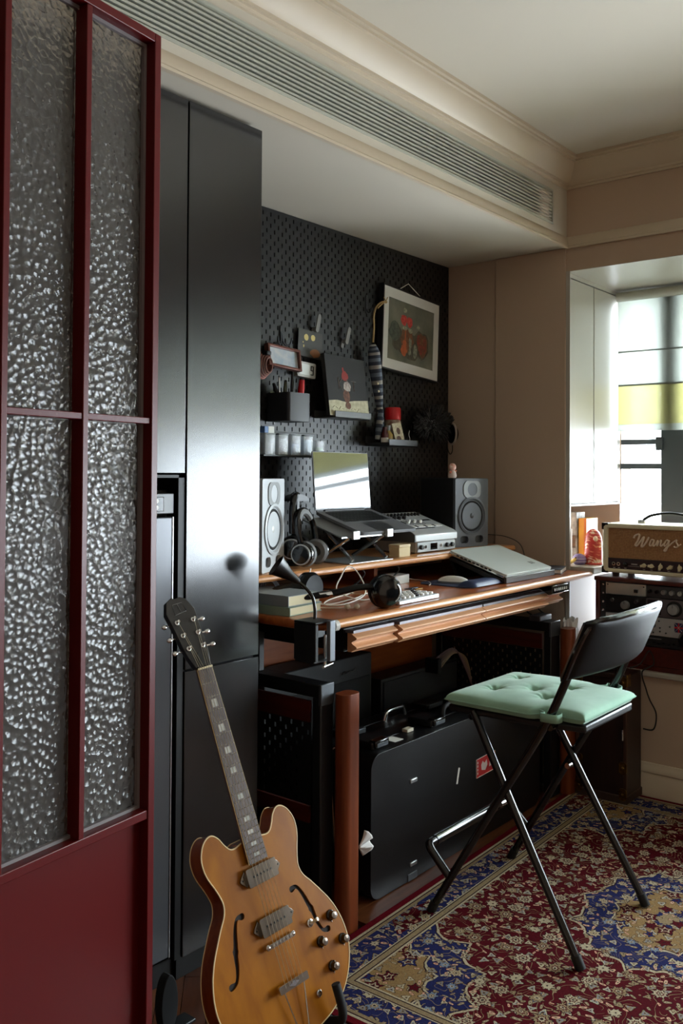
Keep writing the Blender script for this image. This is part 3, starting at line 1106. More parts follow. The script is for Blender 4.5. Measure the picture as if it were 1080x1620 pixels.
tag(mesh_obj('thin_cable', MB().tube(e2, .002, 6), M('beige_cable', (206, 190, 164), 0.5)), 'loose beige cable loop lying in front of the white adaptor', 'cable')
eb = thing('earbuds', 'pair of clear white earbuds lying in front of the headphone band', 'earphones', (2.005, 1.625, ZT + .001))
part('cord', MB().tube(spline([(.0, .09, .002), (.02, .05, .002), (.035, .02, .003), (.05, 0, .004)], 6), .0018, 6), WC, eb)
for (x, y) in ((.035, .012), (.056, -.006)):
    bd = part('bud', MB().sphere((x, y, .0085), (.009, .009, .0085), 12, 8), M('clear_bud', (214, 202, 180), 0.25), eb)
    part('stem', MB().tube([(x, y, .008), (x + .012, y + .016, .006)], .004, 8), WC, bd)
# dark cables hanging down behind the riser front
for (xx, lbl) in ((2.16, 'black cable hanging from the riser, nearest the headphone stand'), (2.42, 'black cable hanging from the riser under the laptop'), (2.62, 'black cable hanging from the riser under the drum machine')):
    c_ = MB().tube(spline([(xx, 1.89, ZR - .024), (xx + .02, 1.885, ZT + .05), (xx - .03, 1.90, ZT + .012), (xx - .07, 1.93, ZT + .004), (xx - .10, 1.99, ZT + .004)], 8), .0026, 6)
    tag(mesh_obj('hanging_cable', c_, BLACKR), lbl, 'cable', 'black cables under the riser')

# big closed-back headphones lying on the desk
bh = thing('headphones', 'black studio headphones lying on their side at the desk front', 'headphones', (2.050, 1.600, ZT))
HZ = .049
part('ear_cup', MB().lathe([(0, .030), (.020, .031), (.038, .026), (.048, .012), (.049, 0), (.046, -.006)], 32, (.09, -.025, HZ), '-y', Matrix.Rotation(math.radians(-20), 3, 'Z')), BLACKS, bh)
part('ear_pad', MB().lathe([(.047, -.006), (.049, -.016), (.044, -.028), (.022, -.028), (.02, -.01)], 30, (.09, -.025, HZ), '-y', Matrix.Rotation(math.radians(-20), 3, 'Z')), LEATHER, bh)
part('cup_highlight', MB().tube([(.09 - .342 * .0305 + .94 * .030 * math.cos(a), -.025 - .94 * .0305 - .342 * .030 * math.cos(a), HZ + .030 * math.sin(a)) for a in [-1.1 + 1.9 * i / 10 for i in range(11)]], .0022, 6), SILVER, bh, label='thin silver arc standing in for a highlight on the ear cup')  # highlight on the cup laid on as a silver strip
part('headband', MB().tube(spline([(.075, -.005, HZ + .012), (.02, .02, HZ + .014), (-.05, .055, HZ + .002), (-.11, .085, HZ - .004), (-.15, .13, HZ - .008), (-.14, .19, HZ - .004), (-.09, .22, HZ + .004), (-.03, .20, HZ + .01)], 6), .021, 12, flat=0.42), LEATHER, bh)
part('slider', MB().tube([(-.062, .058, HZ + .001), (-.095, .076, HZ - .002)], .0195, 12, flat=0.50), CHROME, bh)
part('ear_cup', MB().lathe([(0, .026), (.03, .025), (.046, .012), (.047, 0)], 28, (.0, .195, HZ), 'y'), BLACKS, bh)
part('ear_pad', MB().lathe([(.046, 0), (.048, -.012), (.040, -.024), (.02, -.022)], 28, (.0, .195, HZ), 'y'), LEATHER, bh)

# pocket keypad controller
kc = thing('keypad', 'small white keypad controller with dark round keys on the desk', 'keypad', (2.205, 1.572, ZT), (0, 0, math.radians(1)))
part('body', B(0, .222, 0, .108, 0.0005, .014), SILVER, kc, bevel=0.003)
part('top_plate', B(.006, .216, .006, .102, .014, .0148), M('keypad_plate', (150, 150, 150), 0.5), kc)
for i in range(8):
    for j in range(4):
        if j == 3 and i < 3:
            continue
        part('round_key', MB().lathe([(.0095, 0), (.009, .006), (0, .0064)], 12, (.023 + i * .0252, .020 + j * .0225, .0148)), WHITEPL if (i * 3 + j * 5) % 4 else BLACKP, kc)
part('display', B(.014, .078, .080, .098, .0148, .0158), DARKGL, kc)

# white power adaptor
pa = thing('power_adaptor', 'square white power adaptor on the desk under the riser', 'adaptor', (2.605, 1.872, ZT), (0, 0, math.radians(6)))
part('body', MB().prism(rrect(.105, .072, .012, 5, .052, .036), .0005, .030), WHITEPL, pa, bevel=0.003)
part('plug', B(.104, .118, .02, .045, .006, .020), M('adaptor_plug', (190, 180, 168), 0.5), pa)
part('lead', MB().tube(spline([(.118, .032, .012), (.16, .02, .004), (.15, -.04, .003), (.09, -.09, .003), (.04, -.11, .003)], 8), .002, 6), WC, pa)
kr = thing('key_ring', 'small dark keys lying beyond the keypad controller', 'keys', (2.53, 1.765, ZT + .001))
part('ring', MB().tube([(.014 * math.cos(2 * PI * i / 16), .014 * math.sin(2 * PI * i / 16), .0015) for i in range(16)], .0013, 6, closed=True), STEELG, kr)
part('key', MB().prism(rrect(.05, .014, .005, 3, .035, .006), .0004, .003), STEELG, kr)
part('key', MB().prism(rrect(.046, .012, .005, 3, .03, -.018), .0004, .003), BRASS, kr)

# mouse pad with wrist rest and mouse
mp_ = thing('mouse_pad', 'dark blue mouse pad with a padded wrist rest', 'mouse pad', (2.67, 1.615, ZT))
NAVY = M('navy_fabric', (44, 54, 82), 0.7, bump=(800, .2, .0006))
part('pad', MB().prism(rrect(.225, .215, .03, 6, .13, .115), .0004, .004), NAVY, mp_)
wr = MB()
def wfn(u, v):
    x = .035 + .19 * u
    y = -.005 + .075 * v
    e = min(1, (1 - abs(2 * u - 1) ** 8)) * max(0, 1 - abs(2 * v - 1) ** 3)
    return (x, y, .0042 + .018 * max(e, 0) ** .6)
part('wrist_rest', wr.grid(wfn, 24, 12), M('navy_gel_cover', (56, 68, 102), 0.45), mp_)
ms = thing('mouse', 'flat white computer mouse on the dark blue pad', 'mouse', (2.775, 1.742, ZT + .0042), (0, 0, math.radians(18)))
mm = MB()
def mfn(u, v):
    a = 2 * PI * u
    rr = v
    x, y = .029 * rr * math.cos(a) * (1 - .06 * math.sin(a)), .057 * rr * math.sin(a)
    z = .006 + .018 * max(0, 1 - rr ** 2.4) ** .7
    return (x, y, z)
mm.grid(mfn, 32, 10)
part('shell', mm, WHITEPL, ms)
part('base', MB().lathe([(.98, .0002), (1.0, .006)], 32), M('mouse_base', (150, 152, 154), 0.4, metal=.4), ms).scale = (.029, .057, 1)

# silver laptop closed on a dark wedge stand
sl_ = thing('laptop', 'closed silver laptop lying on a sloping dark stand', 'laptop', (2.905, 1.607, .873), (math.radians(17.4), 0, 0))
part('shell', MB().prism(rrect(.366, .250, .012, 5, .183, .125), 0, .016), M('silver_lid', (206, 212, 206), 0.32, metal=0.15), sl_, bevel=0.003)
part('edge_trim', MB().prism(rrect(.370, .254, .013, 5, .183, .125), 0.003, .007), CHROME, sl_)
lg = MB()
for k, (w, x) in enumerate(((.010, -.011), (.007, .0), (.010, .011))):
    lg.box(.300 + x, .300 + x + w, .052, .058, .0161, .0164)
    lg.box(.302 + x, .302 + x + w * .7, .060, .072, .0161, .0164)
part('lid_emblem', lg, M('emblem_grey', (96, 96, 92), 0.4), sl_, label='small dark emblem on the lid')
for k in range(9):
    part('side_port', B(-.0022, -.0012, .06 + k * .018, .071 + k * .018, .005, .011), BLACKP, sl_)
st = thing('wedge_stand', 'dark sloping wedge stand under the closed silver laptop', 'stand', (2.90, 1.607, ZT))
sp = MB()
sp.prism([(0.0, .0005), (0.0, .012), (.262, .0935), (.262, .082), (.03, .0005)], -.006, .378, 'yz')
part('plate', sp, BLACKP, st, bevel=0.002)
part('lip', B(-.006, .378, -.012, -.001, .0005, .022), M('stand_lip', (70, 62, 58), 0.45), st, bevel=0.002)
part('support', MB().prism([(.20, .0005), (.215, .0005), (.25, .078), (.235, .0735)], .02, .35, 'yz'), BLACKP, st)

nbk = book('notebook', (3.315, 1.585, ZT + .0005), math.radians(18), .165, .115, .018, M('charcoal_cover', (44, 42, 48), 0.6), PAPER, 'charcoal notebook lying at the right end of the desk', spine='back')
part('ribbon', MB().tube(spline([(.166, .06, .006), (.178, .05, .002), (.184, .035, .001)], 5), .0016, 6), BLACKR, nbk)
pc = thing('pen_pouch', 'small pale green pouch standing on the desk behind the silver laptop', 'pouch', (3.375, 1.985, ZT + .0005))
part('body', MB().prism(rrect(.05, .022, .01, 4), 0.0, .062), M('pale_green_pouch', (196, 204, 160), 0.8), pc, bevel=0.006)
part('flap', MB().prism(rrect(.036, .018, .008, 4), .062, .078), M('pouch_pattern', (120, 110, 84), 0.8, noise=((220, 200, 150), 140, 1.0)), pc, bevel=0.004)
tag(mesh_obj('cable', MB().tube(spline([(3.497, 2.02, .985), (3.494, 1.93, .98), (3.494, 1.86, .95), (3.492, 1.83, .88), (3.488, 1.80, .861)], 8), .0022, 6), M('grey_wall_cord', (82, 74, 66), 0.6)), 'thin grey cord running down the beige wall behind the notebook', 'cable')

# clamp lamp at the left corner of the desk
cl = thing('clamp_lamp', 'black gooseneck clamp lamp at the left corner of the desk', 'lamp', (1.828, 1.560, ZT))
part('clamp', MB().box(-.052, .018, -.03, .045, .0008, .007).box(-.052, -.040, -.03, .045, -.095, .0008).box(-.052, .018, -.026, .041, -.100, -.092), BLACKM, cl, bevel=0.002)
part('front_plate', B(-.010, .012, -.044, -.031, -.098, .008), M('clamp_plate_grey', (128, 132, 138), .4, metal=.5), cl, bevel=0.002, label='bright grey clamp plate')
part('screw', MB().cyl((-.002, -.02, -.118), (-.002, -.02, -.032), .004), CHROME, cl)
part('screw_bar', MB().cyl((-.020, -.030, -.112), (.030, -.018, -.112), .0042, n=12), CHROME, cl)
gp = spline([(-.006, .012, .006), (-.004, .014, .035), (-.008, .020, .065), (-.024, .034, .092), (-.044, .050, .112)], 8)
part('gooseneck', MB().tube(gp, .0046, 10), BLACKS, cl)
dirv = Vector((-.65, .50, .62)).normalized()
q_ = Vector((0, 0, 1)).rotation_difference(dirv).to_matrix()
part('shade', MB().lathe([(.007, -.01), (.010, 0), (.014, .022), (.027, .060), (.031, .066), (.028, .066), (.012, .03), (0, .028)], 24, (-.042, .048, .110), 'z', q_), BLACKP, cl)


# ---------------------------------------------------------------- things on the pegboard
CANV = M('canvas_dark', (40, 40, 38), 0.7)


def blob(mb, cx, cz, rx, rz, y, n=14, jit=.25, seed=0):
    rd = random.Random(seed)
    mb.add([(cx + rx * (1 - jit * rd.random()) * math.cos(2 * PI * i / n), y, cz + rz * (1 - jit * rd.random()) * math.sin(2 * PI * i / n)) for i in range(n)], [tuple(range(n))])


def stroke(mb, pts, w, y, th=.0004):
    mb.tube([(x, y, z) for x, z in pts], w, 5, flat=.35)


hk = thing('peg_hook', 'double curved metal hook on the pegboard beside the charcoal cupboard', 'hook', (2.385, YP, 1.725))
part('plate', MB().prism(rrect(.012, .07, .006, 4, 0, .02), -.004, -.0005, 'xz'), BLACKM, hk)
for s in (1, -1):
    part('prong', MB().tube(spline([(s * .002, -.004, .03), (s * .006, -.008, -.005), (s * .018, -.014, -.018), (s * .032, -.020, -.008), (s * .036, -.022, .010)], 6), .003, 8), STEELG, hk)
h3 = thing('peg_hook', 'slim upright metal hook on the pegboard left of the framed print', 'hook', (2.887, YP, 1.93))
part('plate', MB().prism(rrect(.010, .075, .005, 4, 0, 0), -.004, -.0005, 'xz'), STEELG, h3)
part('prong', MB().tube(spline([(0, -.004, -.02), (0, -.012, -.034), (0, -.026, -.030), (0, -.030, -.016)], 6), .003, 8), STEELG, h3)


def clip(x, z, ang, lbl):
    c = thing('peg_clip', lbl, 'clip', (x, YP, z), (0, math.radians(ang), 0), 'clips on the pegboard')
    m = M('clip_grey', (120, 118, 112), 0.5)
    part('lever', MB().prism(rrect(.018, .072, .009, 5, 0, .02), -.024, -.020, 'xz').box(-.006, .006, -.021, -.0005, -.012, .004), m, c)
    part('jaw', MB().prism(rrect(.016, .03, .006, 4, 0, -.016), -.006, -.0005, 'xz'), m, c)
    return c


clip(2.562, 1.79, 14, 'grey clip holding the dark postcard to the pegboard')
clip(2.738, 1.765, 18, 'grey clip with nothing in it above the dark square canvas')

pcd = thing('postcard', 'dark postcard with two pale moons held by the grey clip', 'card', (2.532, YP - .012, 1.727), (0, math.radians(4), 0))
part('card', B(-.067, .067, -.001, 0, -.05, .05), M('postcard_dark', (58, 56, 50), 0.5), pcd)
g = MB()
blob(g, -.024, .022, .013, .013, -.0014, jit=.1)
blob(g, .014, .026, .013, .012, -.0014, jit=.1, seed=2)
blob(g, -.036, -.012, .004, .006, -.0014, seed=3)
blob(g, -.040, .002, .003, .003, -.0014, seed=5)
part('printed_moons', g, M('postcard_print', (206, 186, 112), 0.5), pcd, fix=False)
g = MB()
blob(g, .030, -.030, .030, .018, -.0013, seed=8)
part('printed_glow', g, M('postcard_amber', (150, 92, 40), 0.5), pcd, fix=False)

pf = thing('small_picture', 'small copper framed picture hanging below the double hook', 'picture', (2.358, YP - .040, 1.657), (math.radians(-10), math.radians(3), 0))
cop = M('copper_frame', (112, 70, 60), 0.35, metal=.4)
fm = MB()
fm.prism([(-.085, -.04), (.085, -.04), (.085, .04), (-.085, .04)], -.010, .010, 'xz', [[(-.076, -.031), (-.076, .031), (.076, .031), (.076, -.031)]])
part('frame', fm, cop, pf, bevel=0.0015)
part('picture', B(-.077, .077, .002, .006, -.032, .032), M('pale_picture', (206, 208, 206), 0.35, noise=((150, 172, 190), 30, .8)), pf)
part('hanger', MB().tube([(-.05, .008, .04), (.028, .020, .075), (.06, .008, .04)], .0012, 5), BLACKM, pf)

hy = thing('thermometer', 'white digital thermometer clipped to the pegboard under the postcard', 'thermometer', (2.497, YP - .014, 1.628), (0, math.radians(3), 0))
part('body', MB().prism(rrect(.100, .056, .006, 4), -.014, .012, 'xz'), M('thermometer_case', (176, 176, 170), 0.5), hy, bevel=0.002)
part('display', B(-.043, .012, -.0155, -.014, -.020, .020), M('pale_display', (214, 218, 214), 0.2), hy)
g = MB()
for (x0, x1, z0_, z1_) in ((.022, .036, .014, .017), (.022, .036, -.0015, .0015), (.022, .036, -.017, -.014), (.034, .037, .0, .016), (.034, .037, -.016, .0), (.021, .024, .0, .016)):
    g.box(x0, x1, -.0155, -.014, z0_, z1_)
part('digit', g, BLACKP, hy)

# pen box
px = thing('pen_box', 'black pegboard box filled with pens and tools', 'box', (2.310, YP - .110, 1.430))
w_, d_, h_ = .118, .1095, .100
bx = MB()
bx.prism(rrect(w_, d_, .012, 4, w_ / 2, d_ / 2), 0, h_, 'xy', [rrect(w_ - .006, d_ - .006, .010, 4, w_ / 2, d_ / 2)])
bx.prism(rrect(w_ - .004, d_ - .004, .010, 4, w_ / 2, d_ / 2), 0, .003, 'xy')
part('shell', bx, M('pen_box_black', (40, 40, 42), 0.45), px)
part('hook_tab', B(.04, .075, d_ - .002, d_ + .0, h_ - .002, h_ + .01), BLACKM, px)
T = [((.082, .030), (.012, .0, .085), .012, REDP, 'red_handled_knife', 'red handled knife standing in the pen box', .05),
     ((.060, .045), (.018, .01, .13), .006, BLACKP, 'pen', 'long black pen leaning right in the pen box', .0),
     ((.034, .040), (-.01, .02, .06), .008, BLACKR, 'marker', 'black marker standing in the pen box', .0),
     ((.022, .060), (-.004, .0, .09), .0035, CHROME, 'screwdriver', 'slim steel screwdriver standing in the pen box', .0),
     ((.048, .070), (.006, .0, .07), .007, M('olive_handle', (70, 74, 54), .5), 'marker', 'olive marker standing at the back of the pen box', .0)]
for (bx_, by_), dv, r, mt, nm, lb, e in T:
    p0 = Vector((2.310 + bx_, YP - .110 + by_, 1.4335 + .0005))
    p1 = p0 + Vector(dv).normalized() * (.10 + dv[2] * .55)
    t = thing(nm, lb, 'tool' if 'kn' in nm or 'sc' in nm else 'pen', tuple(p0), tuple(Vector((0, 0, 1)).rotation_difference(Vector(dv).normalized()).to_euler()), 'pens and tools in the box')
    L = (p1 - p0).length
    part('barrel', MB().lathe([(r * .6, 0), (r, .01), (r, L * .8), (r * .8, L)], 10), mt, t)
    part('tip', MB().lathe([(r * .8, L), (r * .7, L + .006), (0, L + .008)], 10), BLACKP, t)

# small dark tool holder and rose coloured cable at the cupboard edge
ck = thing('cable_coil', 'coil of rose coloured cable hanging beside the cupboard edge', 'cable', (2.262, YP - .03, 1.622))
for k in range(5):
    r = .046 - .005 * k
    part('loop', MB().tube([(r * .62 * math.cos(2 * PI * i / 20) + .002 * k, -.006 * k, r * math.sin(2 * PI * i / 20)) for i in range(20)], .0034, 6, closed=True), M('rose_cable_%d' % k, (188 - 14 * k, 124 - 8 * k, 112 - 8 * k), 0.45), ck)
part('tie', B(-.010, .012, -.032, .026, .034, .048), BLACKM, ck, bevel=.003)

# ledge with canvas
lg_ = thing('peg_ledge', 'narrow black ledge on the pegboard carrying the dark square canvas', 'shelf', (2.572, YP - .104, 1.455))
part('ledge', MB().box(0, .215, 0, .1035, 0, .004).box(0, .215, 0, .004, 0, .025).box(0, .215, .1, .1035, 0, .03), M('ledge_grey', (86, 88, 86), 0.45), lg_, bevel=0.001)
cv = thing('canvas_print', 'dark square canvas print of a red headed figure on a pale ground', 'picture', (2.672, YP - .094, 1.4595), (math.radians(-9), math.radians(1.5), 0))
cw, chh = .238, .236
part('canvas', B(-cw / 2, cw / 2, 0, .018, 0, chh), CANV, cv, bevel=0.001)
g = MB()
g.add([(-cw / 2, -.0004, 0), (cw / 2, -.0004, 0), (cw / 2, -.0004, .075), (.03, -.0004, .066), (-.02, -.0004, .058), (-.07, -.0004, .062), (-cw / 2, -.0004, .056)], [tuple(range(7))])
part('painted_ground', g, M('canvas_ground', (206, 202, 170), 0.7, noise=((150, 142, 112), 50, .7)), cv, fix=False)
g = MB()
blob(g, -.010, .080, .022, .030, -.0007, seed=4)
blob(g, -.006, .045, .020, .016, -.0007, seed=6)
part('painted_body', g, M('canvas_brown', (128, 84, 60), 0.7, noise=((70, 44, 34), 80, 1.)), cv, fix=False)
g = MB()
blob(g, -.002, .118, .026, .022, -.0009, seed=9)
part('painted_chest', g, M('canvas_pale', (196, 186, 176), 0.7, noise=((120, 104, 98), 90, .8)), cv, fix=False)
g = MB()
blob(g, -.010, .158, .024, .022, -.0011, seed=10)
blob(g, -.018, .182, .006, .012, -.0011, seed=11)
part('painted_head', g, M('canvas_red', (146, 50, 44), 0.7), cv, fix=False)
g = MB()
stroke(g, [(-.052, .150), (-.050, .104)], .0012, -.0012)
stroke(g, [(-.030, .146), (-.050, .126), (-.028, .100)], .0012, -.0012)
stroke(g, [(-.014, .108), (.000, .148), (.014, .108)], .0012, -.0012)
stroke(g, [(-.007, .124), (.008, .124)], .0012, -.0012)
stroke(g, [(.022, .142), (.054, .142)], .0012, -.0012)
stroke(g, [(.038, .142), (.040, .104)], .0012, -.0012)
part('painted_letters', g, M('canvas_letters', (206, 190, 184), 0.7), cv)
g = MB()
for k in range(9):
    x = -.10 + k * .018
    stroke(g, [(x, .030 + .006 * math.sin(k * 2.1)), (x + .012, .034 + .005 * math.cos(k * 3))], .0012, -.0008)
part('painted_scribble', g, M('canvas_scribble', (120, 112, 90), 0.7), cv)

# knitted striped fish on a straw cord
fx = thing('knitted_fish', 'blue and cream striped knitted fish hanging on a straw cord', 'ornament', (2.870, YP - .05, 1.76))
ctr = [(-.004, 0), (.004, -.03), (.012, -.08), (.024, -.14), (.036, -.20), (.044, -.245), (.050, -.275)]
rad = [.012, .026, .028, .025, .020, .014, .010]
fs_ = spline([(x, 0, z) for x, z in ctr], 8)
stripes = [M('knit_cream', (176, 174, 168), 0.9, bump=(600, .4, .001)), M('knit_navy', (66, 74, 88), 0.9, bump=(600, .4, .001)), M('knit_blue', (120, 132, 146), 0.9, bump=(600, .4, .001))]
fb = MB()
n = len(fs_)
for i in range(n - 1):
    fb.m = (0, 1, 2, 1)[(i // 2) % 4]
    t0, t1 = i / (n - 1), (i + 1) / (n - 1)
    def R_(t):
        q = t * (len(rad) - 1)
        k = min(int(q), len(rad) - 2)
        return rad[k] + (rad[k + 1] - rad[k]) * (q - k)
    fb.tube([fs_[i], fs_[i + 1]], [R_(t0), R_(t1)], 14, caps=(i in (0, n - 2)), flat=.75)
part('body', fb, stripes, fx)
for (a, b, e) in (((.046, -.262), (.056, -.33), 0), ((.044, -.255), (.020, -.375), 1)):
    tl = MB()
    for i in range(8):
        tl.m = (0, 1, 2, 1)[(i + e) % 4]
        p = [(a[0] + (b[0] - a[0]) * t, 0.0 - .008 * e, a[1] + (b[1] - a[1]) * t) for t in (i / 8, (i + 1) / 8)]
        r = [.011 + .004 * math.sin(PI * t) for t in (i / 8, (i + 1) / 8)]
        tl.tube(p, r, 12, caps=(i in (0, 7)), flat=.7)
    part('tail_fin', tl, stripes, fx)
for (x, z) in ((.006, -.155), (.012, -.185)):
    part('button', MB().lathe([(.005, 0), (.004, .003), (0, .0035)], 10, (x, -.018, z), '-y'), IVORY, fx)
STRAW = M('straw_cord', (170, 144, 98), 0.85)
part('cord', MB().tube(spline([(-.002, 0, .010), (.004, 0, .07), (.000, -.002, .115), (.012, -.004, .150), (.045, -.006, .176), (.078, -.008, .182)], 8), .0038, 7), STRAW, fx)
part('cord', MB().tube(spline([(.078, -.008, .182), (.06, -.010, .178), (.03, -.012, .160), (.012, -.012, .146)], 8), .003, 7), STRAW, fx)
for (dx, dz) in ((-.02, .012), (.006, .016), (-.006, -.010)):
    part('cord_end', MB().tube([(.070, -.010, .184), (.070 + dx, -.014, .184 + dz)], .002, 6), STRAW, fx)

# framed print
fp = thing('framed_print', 'black framed print with wide white mat, fruit and instruments in the painting', 'picture', (3.163, YP - .030, 1.838), (math.radians(-1), math.radians(4), 0))
fw, fh = .424, .352
f_ = MB()
f_.prism([(-fw / 2, -fh / 2), (fw / 2, -fh / 2), (fw / 2, fh / 2), (-fw / 2, fh / 2)], -.006, .020, 'xz', [[(-fw / 2 + .006, -fh / 2 + .006), (-fw / 2 + .006, fh / 2 - .006), (fw / 2 - .006, fh / 2 - .006), (fw / 2 - .006, -fh / 2 + .006)]])
part('frame', f_, M('frame_black', (26, 26, 28), 0.4), fp)
iw, ih = .336, .256
mt = MB()
mt.prism([(-fw / 2 + .005, -fh / 2 + .005), (fw / 2 - .005, -fh / 2 + .005), (fw / 2 - .005, fh / 2 - .005), (-fw / 2 + .005, fh / 2 - .005)], -.001, .001, 'xz', [[(-iw / 2, -ih / 2), (-iw / 2, ih / 2), (iw / 2, ih / 2), (iw / 2, -ih / 2)]])
part('mat', mt, M('mat_white', (216, 214, 206), 0.8), fp, label='wide white mat')
pp = part('painting', B(-iw / 2, iw / 2, .001, .003, -ih / 2, ih / 2), M('painting_olive', (124, 122, 104), 0.6, noise=((86, 88, 76), 9, 1.0)), fp)
def paint(nm, col, shapes, y, noise=None):
    g = MB()
    for i, (cx, cz, rx, rz) in enumerate(shapes):
        blob(g, cx, cz, rx, rz, y - i * .00006, 16, .3, i + len(nm))
    return part(nm, g, M(nm + '_paint', col, 0.6, noise=noise), pp, fix=False)
paint('painted_shadow', (62, 58, 46), [(-.01, -.05, .12, .066), (.08, -.03, .07, .07), (-.10, -.03, .05, .06)], .0008, ((90, 84, 62), 40, 1.))
paint('painted_field', (88, 96, 80), [(-.12, -.01, .045, .05)], .0006, ((60, 66, 56), 60, 1.))
paint('painted_bodies', (96, 60, 36), [(-.03, -.03, .055, .06), (.085, -.03, .05, .06)], .0003, ((130, 84, 50), 60, 1.))
paint('painted_apples', (160, 40, 36), [(-.056, .052, .027, .027), (-.014, .050, .026, .026)], -.0002, ((222, 84, 70), 80, .8))
paint('painted_leaves', (110, 116, 92), [(-.048, .018, .02, .010), (-.008, .014, .02, .012), (-.05, .094, .016, .012), (.05, .04, .014, .010)], -.0003, ((170, 168, 140), 90, 1.))
paint('painted_guitar', (186, 92, 44), [(-.052, -.076, .027, .028), (-.048, -.048, .018, .020), (-.044, -.012, .005, .030)], -.0006, ((160, 70, 26), 60, .7))
paint('painted_sleeves', (150, 150, 130), [(-.008, -.040, .014, .030), (.03, -.068, .018, .034), (-.01, -.076, .012, .018)], -.0007, ((90, 92, 78), 90, 1.))
paint('painted_scarf', (150, 54, 40), [(.052, -.018, .014, .030), (.072, -.050, .020, .026), (.10, -.03, .016, .04)], -.0009, ((96, 60, 40), 90, 1.))
part('hanging_string', MB().tube([(-.085, .004, fh / 2 + .004), (-.016, .012, fh / 2 + .042), (.062, .004, fh / 2 + .004)], .0016, 6), PAPER, fp)

# small shelf with bottles
s2 = thing('peg_shelf', 'black pegboard shelf with small bottles and a red capped can', 'shelf', (2.885, YP - .120, 1.359))
part('tray', MB().box(0, .197, 0, .1195, 0, .004).box(0, .197, 0, .004, 0, .026).box(0, .197, .115, .1195, 0, .04).box(0, .004, 0, .1195, 0, .012).box(.193, .197, 0, .1195, 0, .012), M('peg_shelf_black', (52, 54, 56), 0.4), s2, bevel=0.001)
SZ = 1.3632
rc = thing('spray_can', 'small spray can with a bright red cap on the pegboard shelf', 'can', (3.018, YP - .040, SZ))
part('can', MB().lathe([(.032, 0), (.034, .004), (.034, .098), (.030, .105)], 24), M('can_label', (176, 164, 140), 0.45, noise=((120, 70, 50), 60, .9)), rc)
part('cap', MB().lathe([(.031, .105), (.0335, .106), (.0335, .150), (.030, .156), (0, .157)], 24), REDP, rc)
cd = thing('sticker_card', 'cream illustrated card leaning in front of the spray can', 'card', (2.962, YP - .100, SZ), (math.radians(-10), math.radians(-8), 0))
part('card', B(0, .062, 0, .002, 0.004, .088), M('cream_card', (206, 198, 166), 0.7, noise=((150, 130, 100), 120, .7)), cd)
g = MB()
blob(g, .032, .055, .014, .016, -.0005, seed=3)
blob(g, .026, .025, .018, .012, -.0005, seed=5)
part('printed_figure', g, M('card_figure', (96, 70, 56), 0.7), cd, fix=False)
bt = thing('bottle', 'small amber bottle with a grey cap beside the cream card', 'bottle', (2.932, YP - .075, SZ), group='small bottles on the pegboard shelf')
part('glass', MB().lathe([(.022, 0), (.024, .004), (.024, .040), (.014, .054), (.011, .058)], 20), M('amber_glass', (150, 122, 66), 0.15), bt)
part('cap', MB().lathe([(.012, .058), (.013, .060), (.013, .078), (0, .079)], 18), M('bottle_cap_grey', (110, 112, 106), 0.45), bt)
bt = thing('bottle', 'small dark red bottle with a white label under the fish tail', 'bottle', (2.902, YP - .085, SZ), group='small bottles on the pegboard shelf')
part('glass', MB().lathe([(.014, 0), (.015, .003), (.015, .042), (.009, .054), (.008, .070), (0, .071)], 18), M('dark_red_glass', (74, 22, 26), 0.2), bt)
part('label_band', MB().lathe([(.0153, .010), (.0154, .010), (.0154, .028), (.0153, .028)], 18), PAPER, bt)
wf = thing('trinket', 'tiny pale wire trinket at the right end of the pegboard shelf', 'ornament', (3.058, YP - .095, SZ))
part('base', MB().lathe([(.010, 0), (.009, .006), (.004, .010), (0, .011)], 14), WHITEPL, wf)
part('wire', MB().tube(spline([(0, 0, .010), (.004, 0, .03), (-.004, 0, .045), (.002, 0, .062)], 6), .0014, 6), ALU, wf)
part('bead', MB().sphere((.012, -.004, .006), (.007, .007, .006), 12, 8), WHITEPL, wf)

# row of clear boxes
rl = thing('peg_rail', 'black rail with a row of small clear boxes', 'rail', (2.215, YP - .085, 1.306))
part('tray', MB().box(0, .36, 0, .0845, 0, .006).box(0, .36, .078, .0845, 0, .09), BLACKM, rl, bevel=.001)
clear = bpy.data.materials.new('clear_plastic')
clear.use_nodes = True
_n = clear.node_tree
_b = _n.nodes['Principled BSDF']
_b.inputs['Base Color'].default_value = (0.86, 0.92, 0.96, 1)
_b.inputs['Roughness'].default_value = 0.1
_tr = _n.nodes.new('ShaderNodeBsdfTransparent')
_ms = _n.nodes.new('ShaderNodeMixShader')
_ms.inputs[0].default_value = 0.28
_n.links.new(_tr.outputs[0], _ms.inputs[1])
_n.links.new(_b.outputs[0], _ms.inputs[2])
_n.links.new(_ms.outputs[0], _n.nodes['Material Output'].inputs[0])
wv = [('clear box of dark screws nearest the cupboard', (70, 60, 52)), ('clear box of pale fittings, second from the cupboard', (170, 176, 180)), ('clear box with blue contents in the middle of the row', (110, 150, 196)), ('clear box of light blue picks, fourth in the row', (150, 190, 226)), ('clear box with green contents at the far end of the row', (150, 196, 160))]
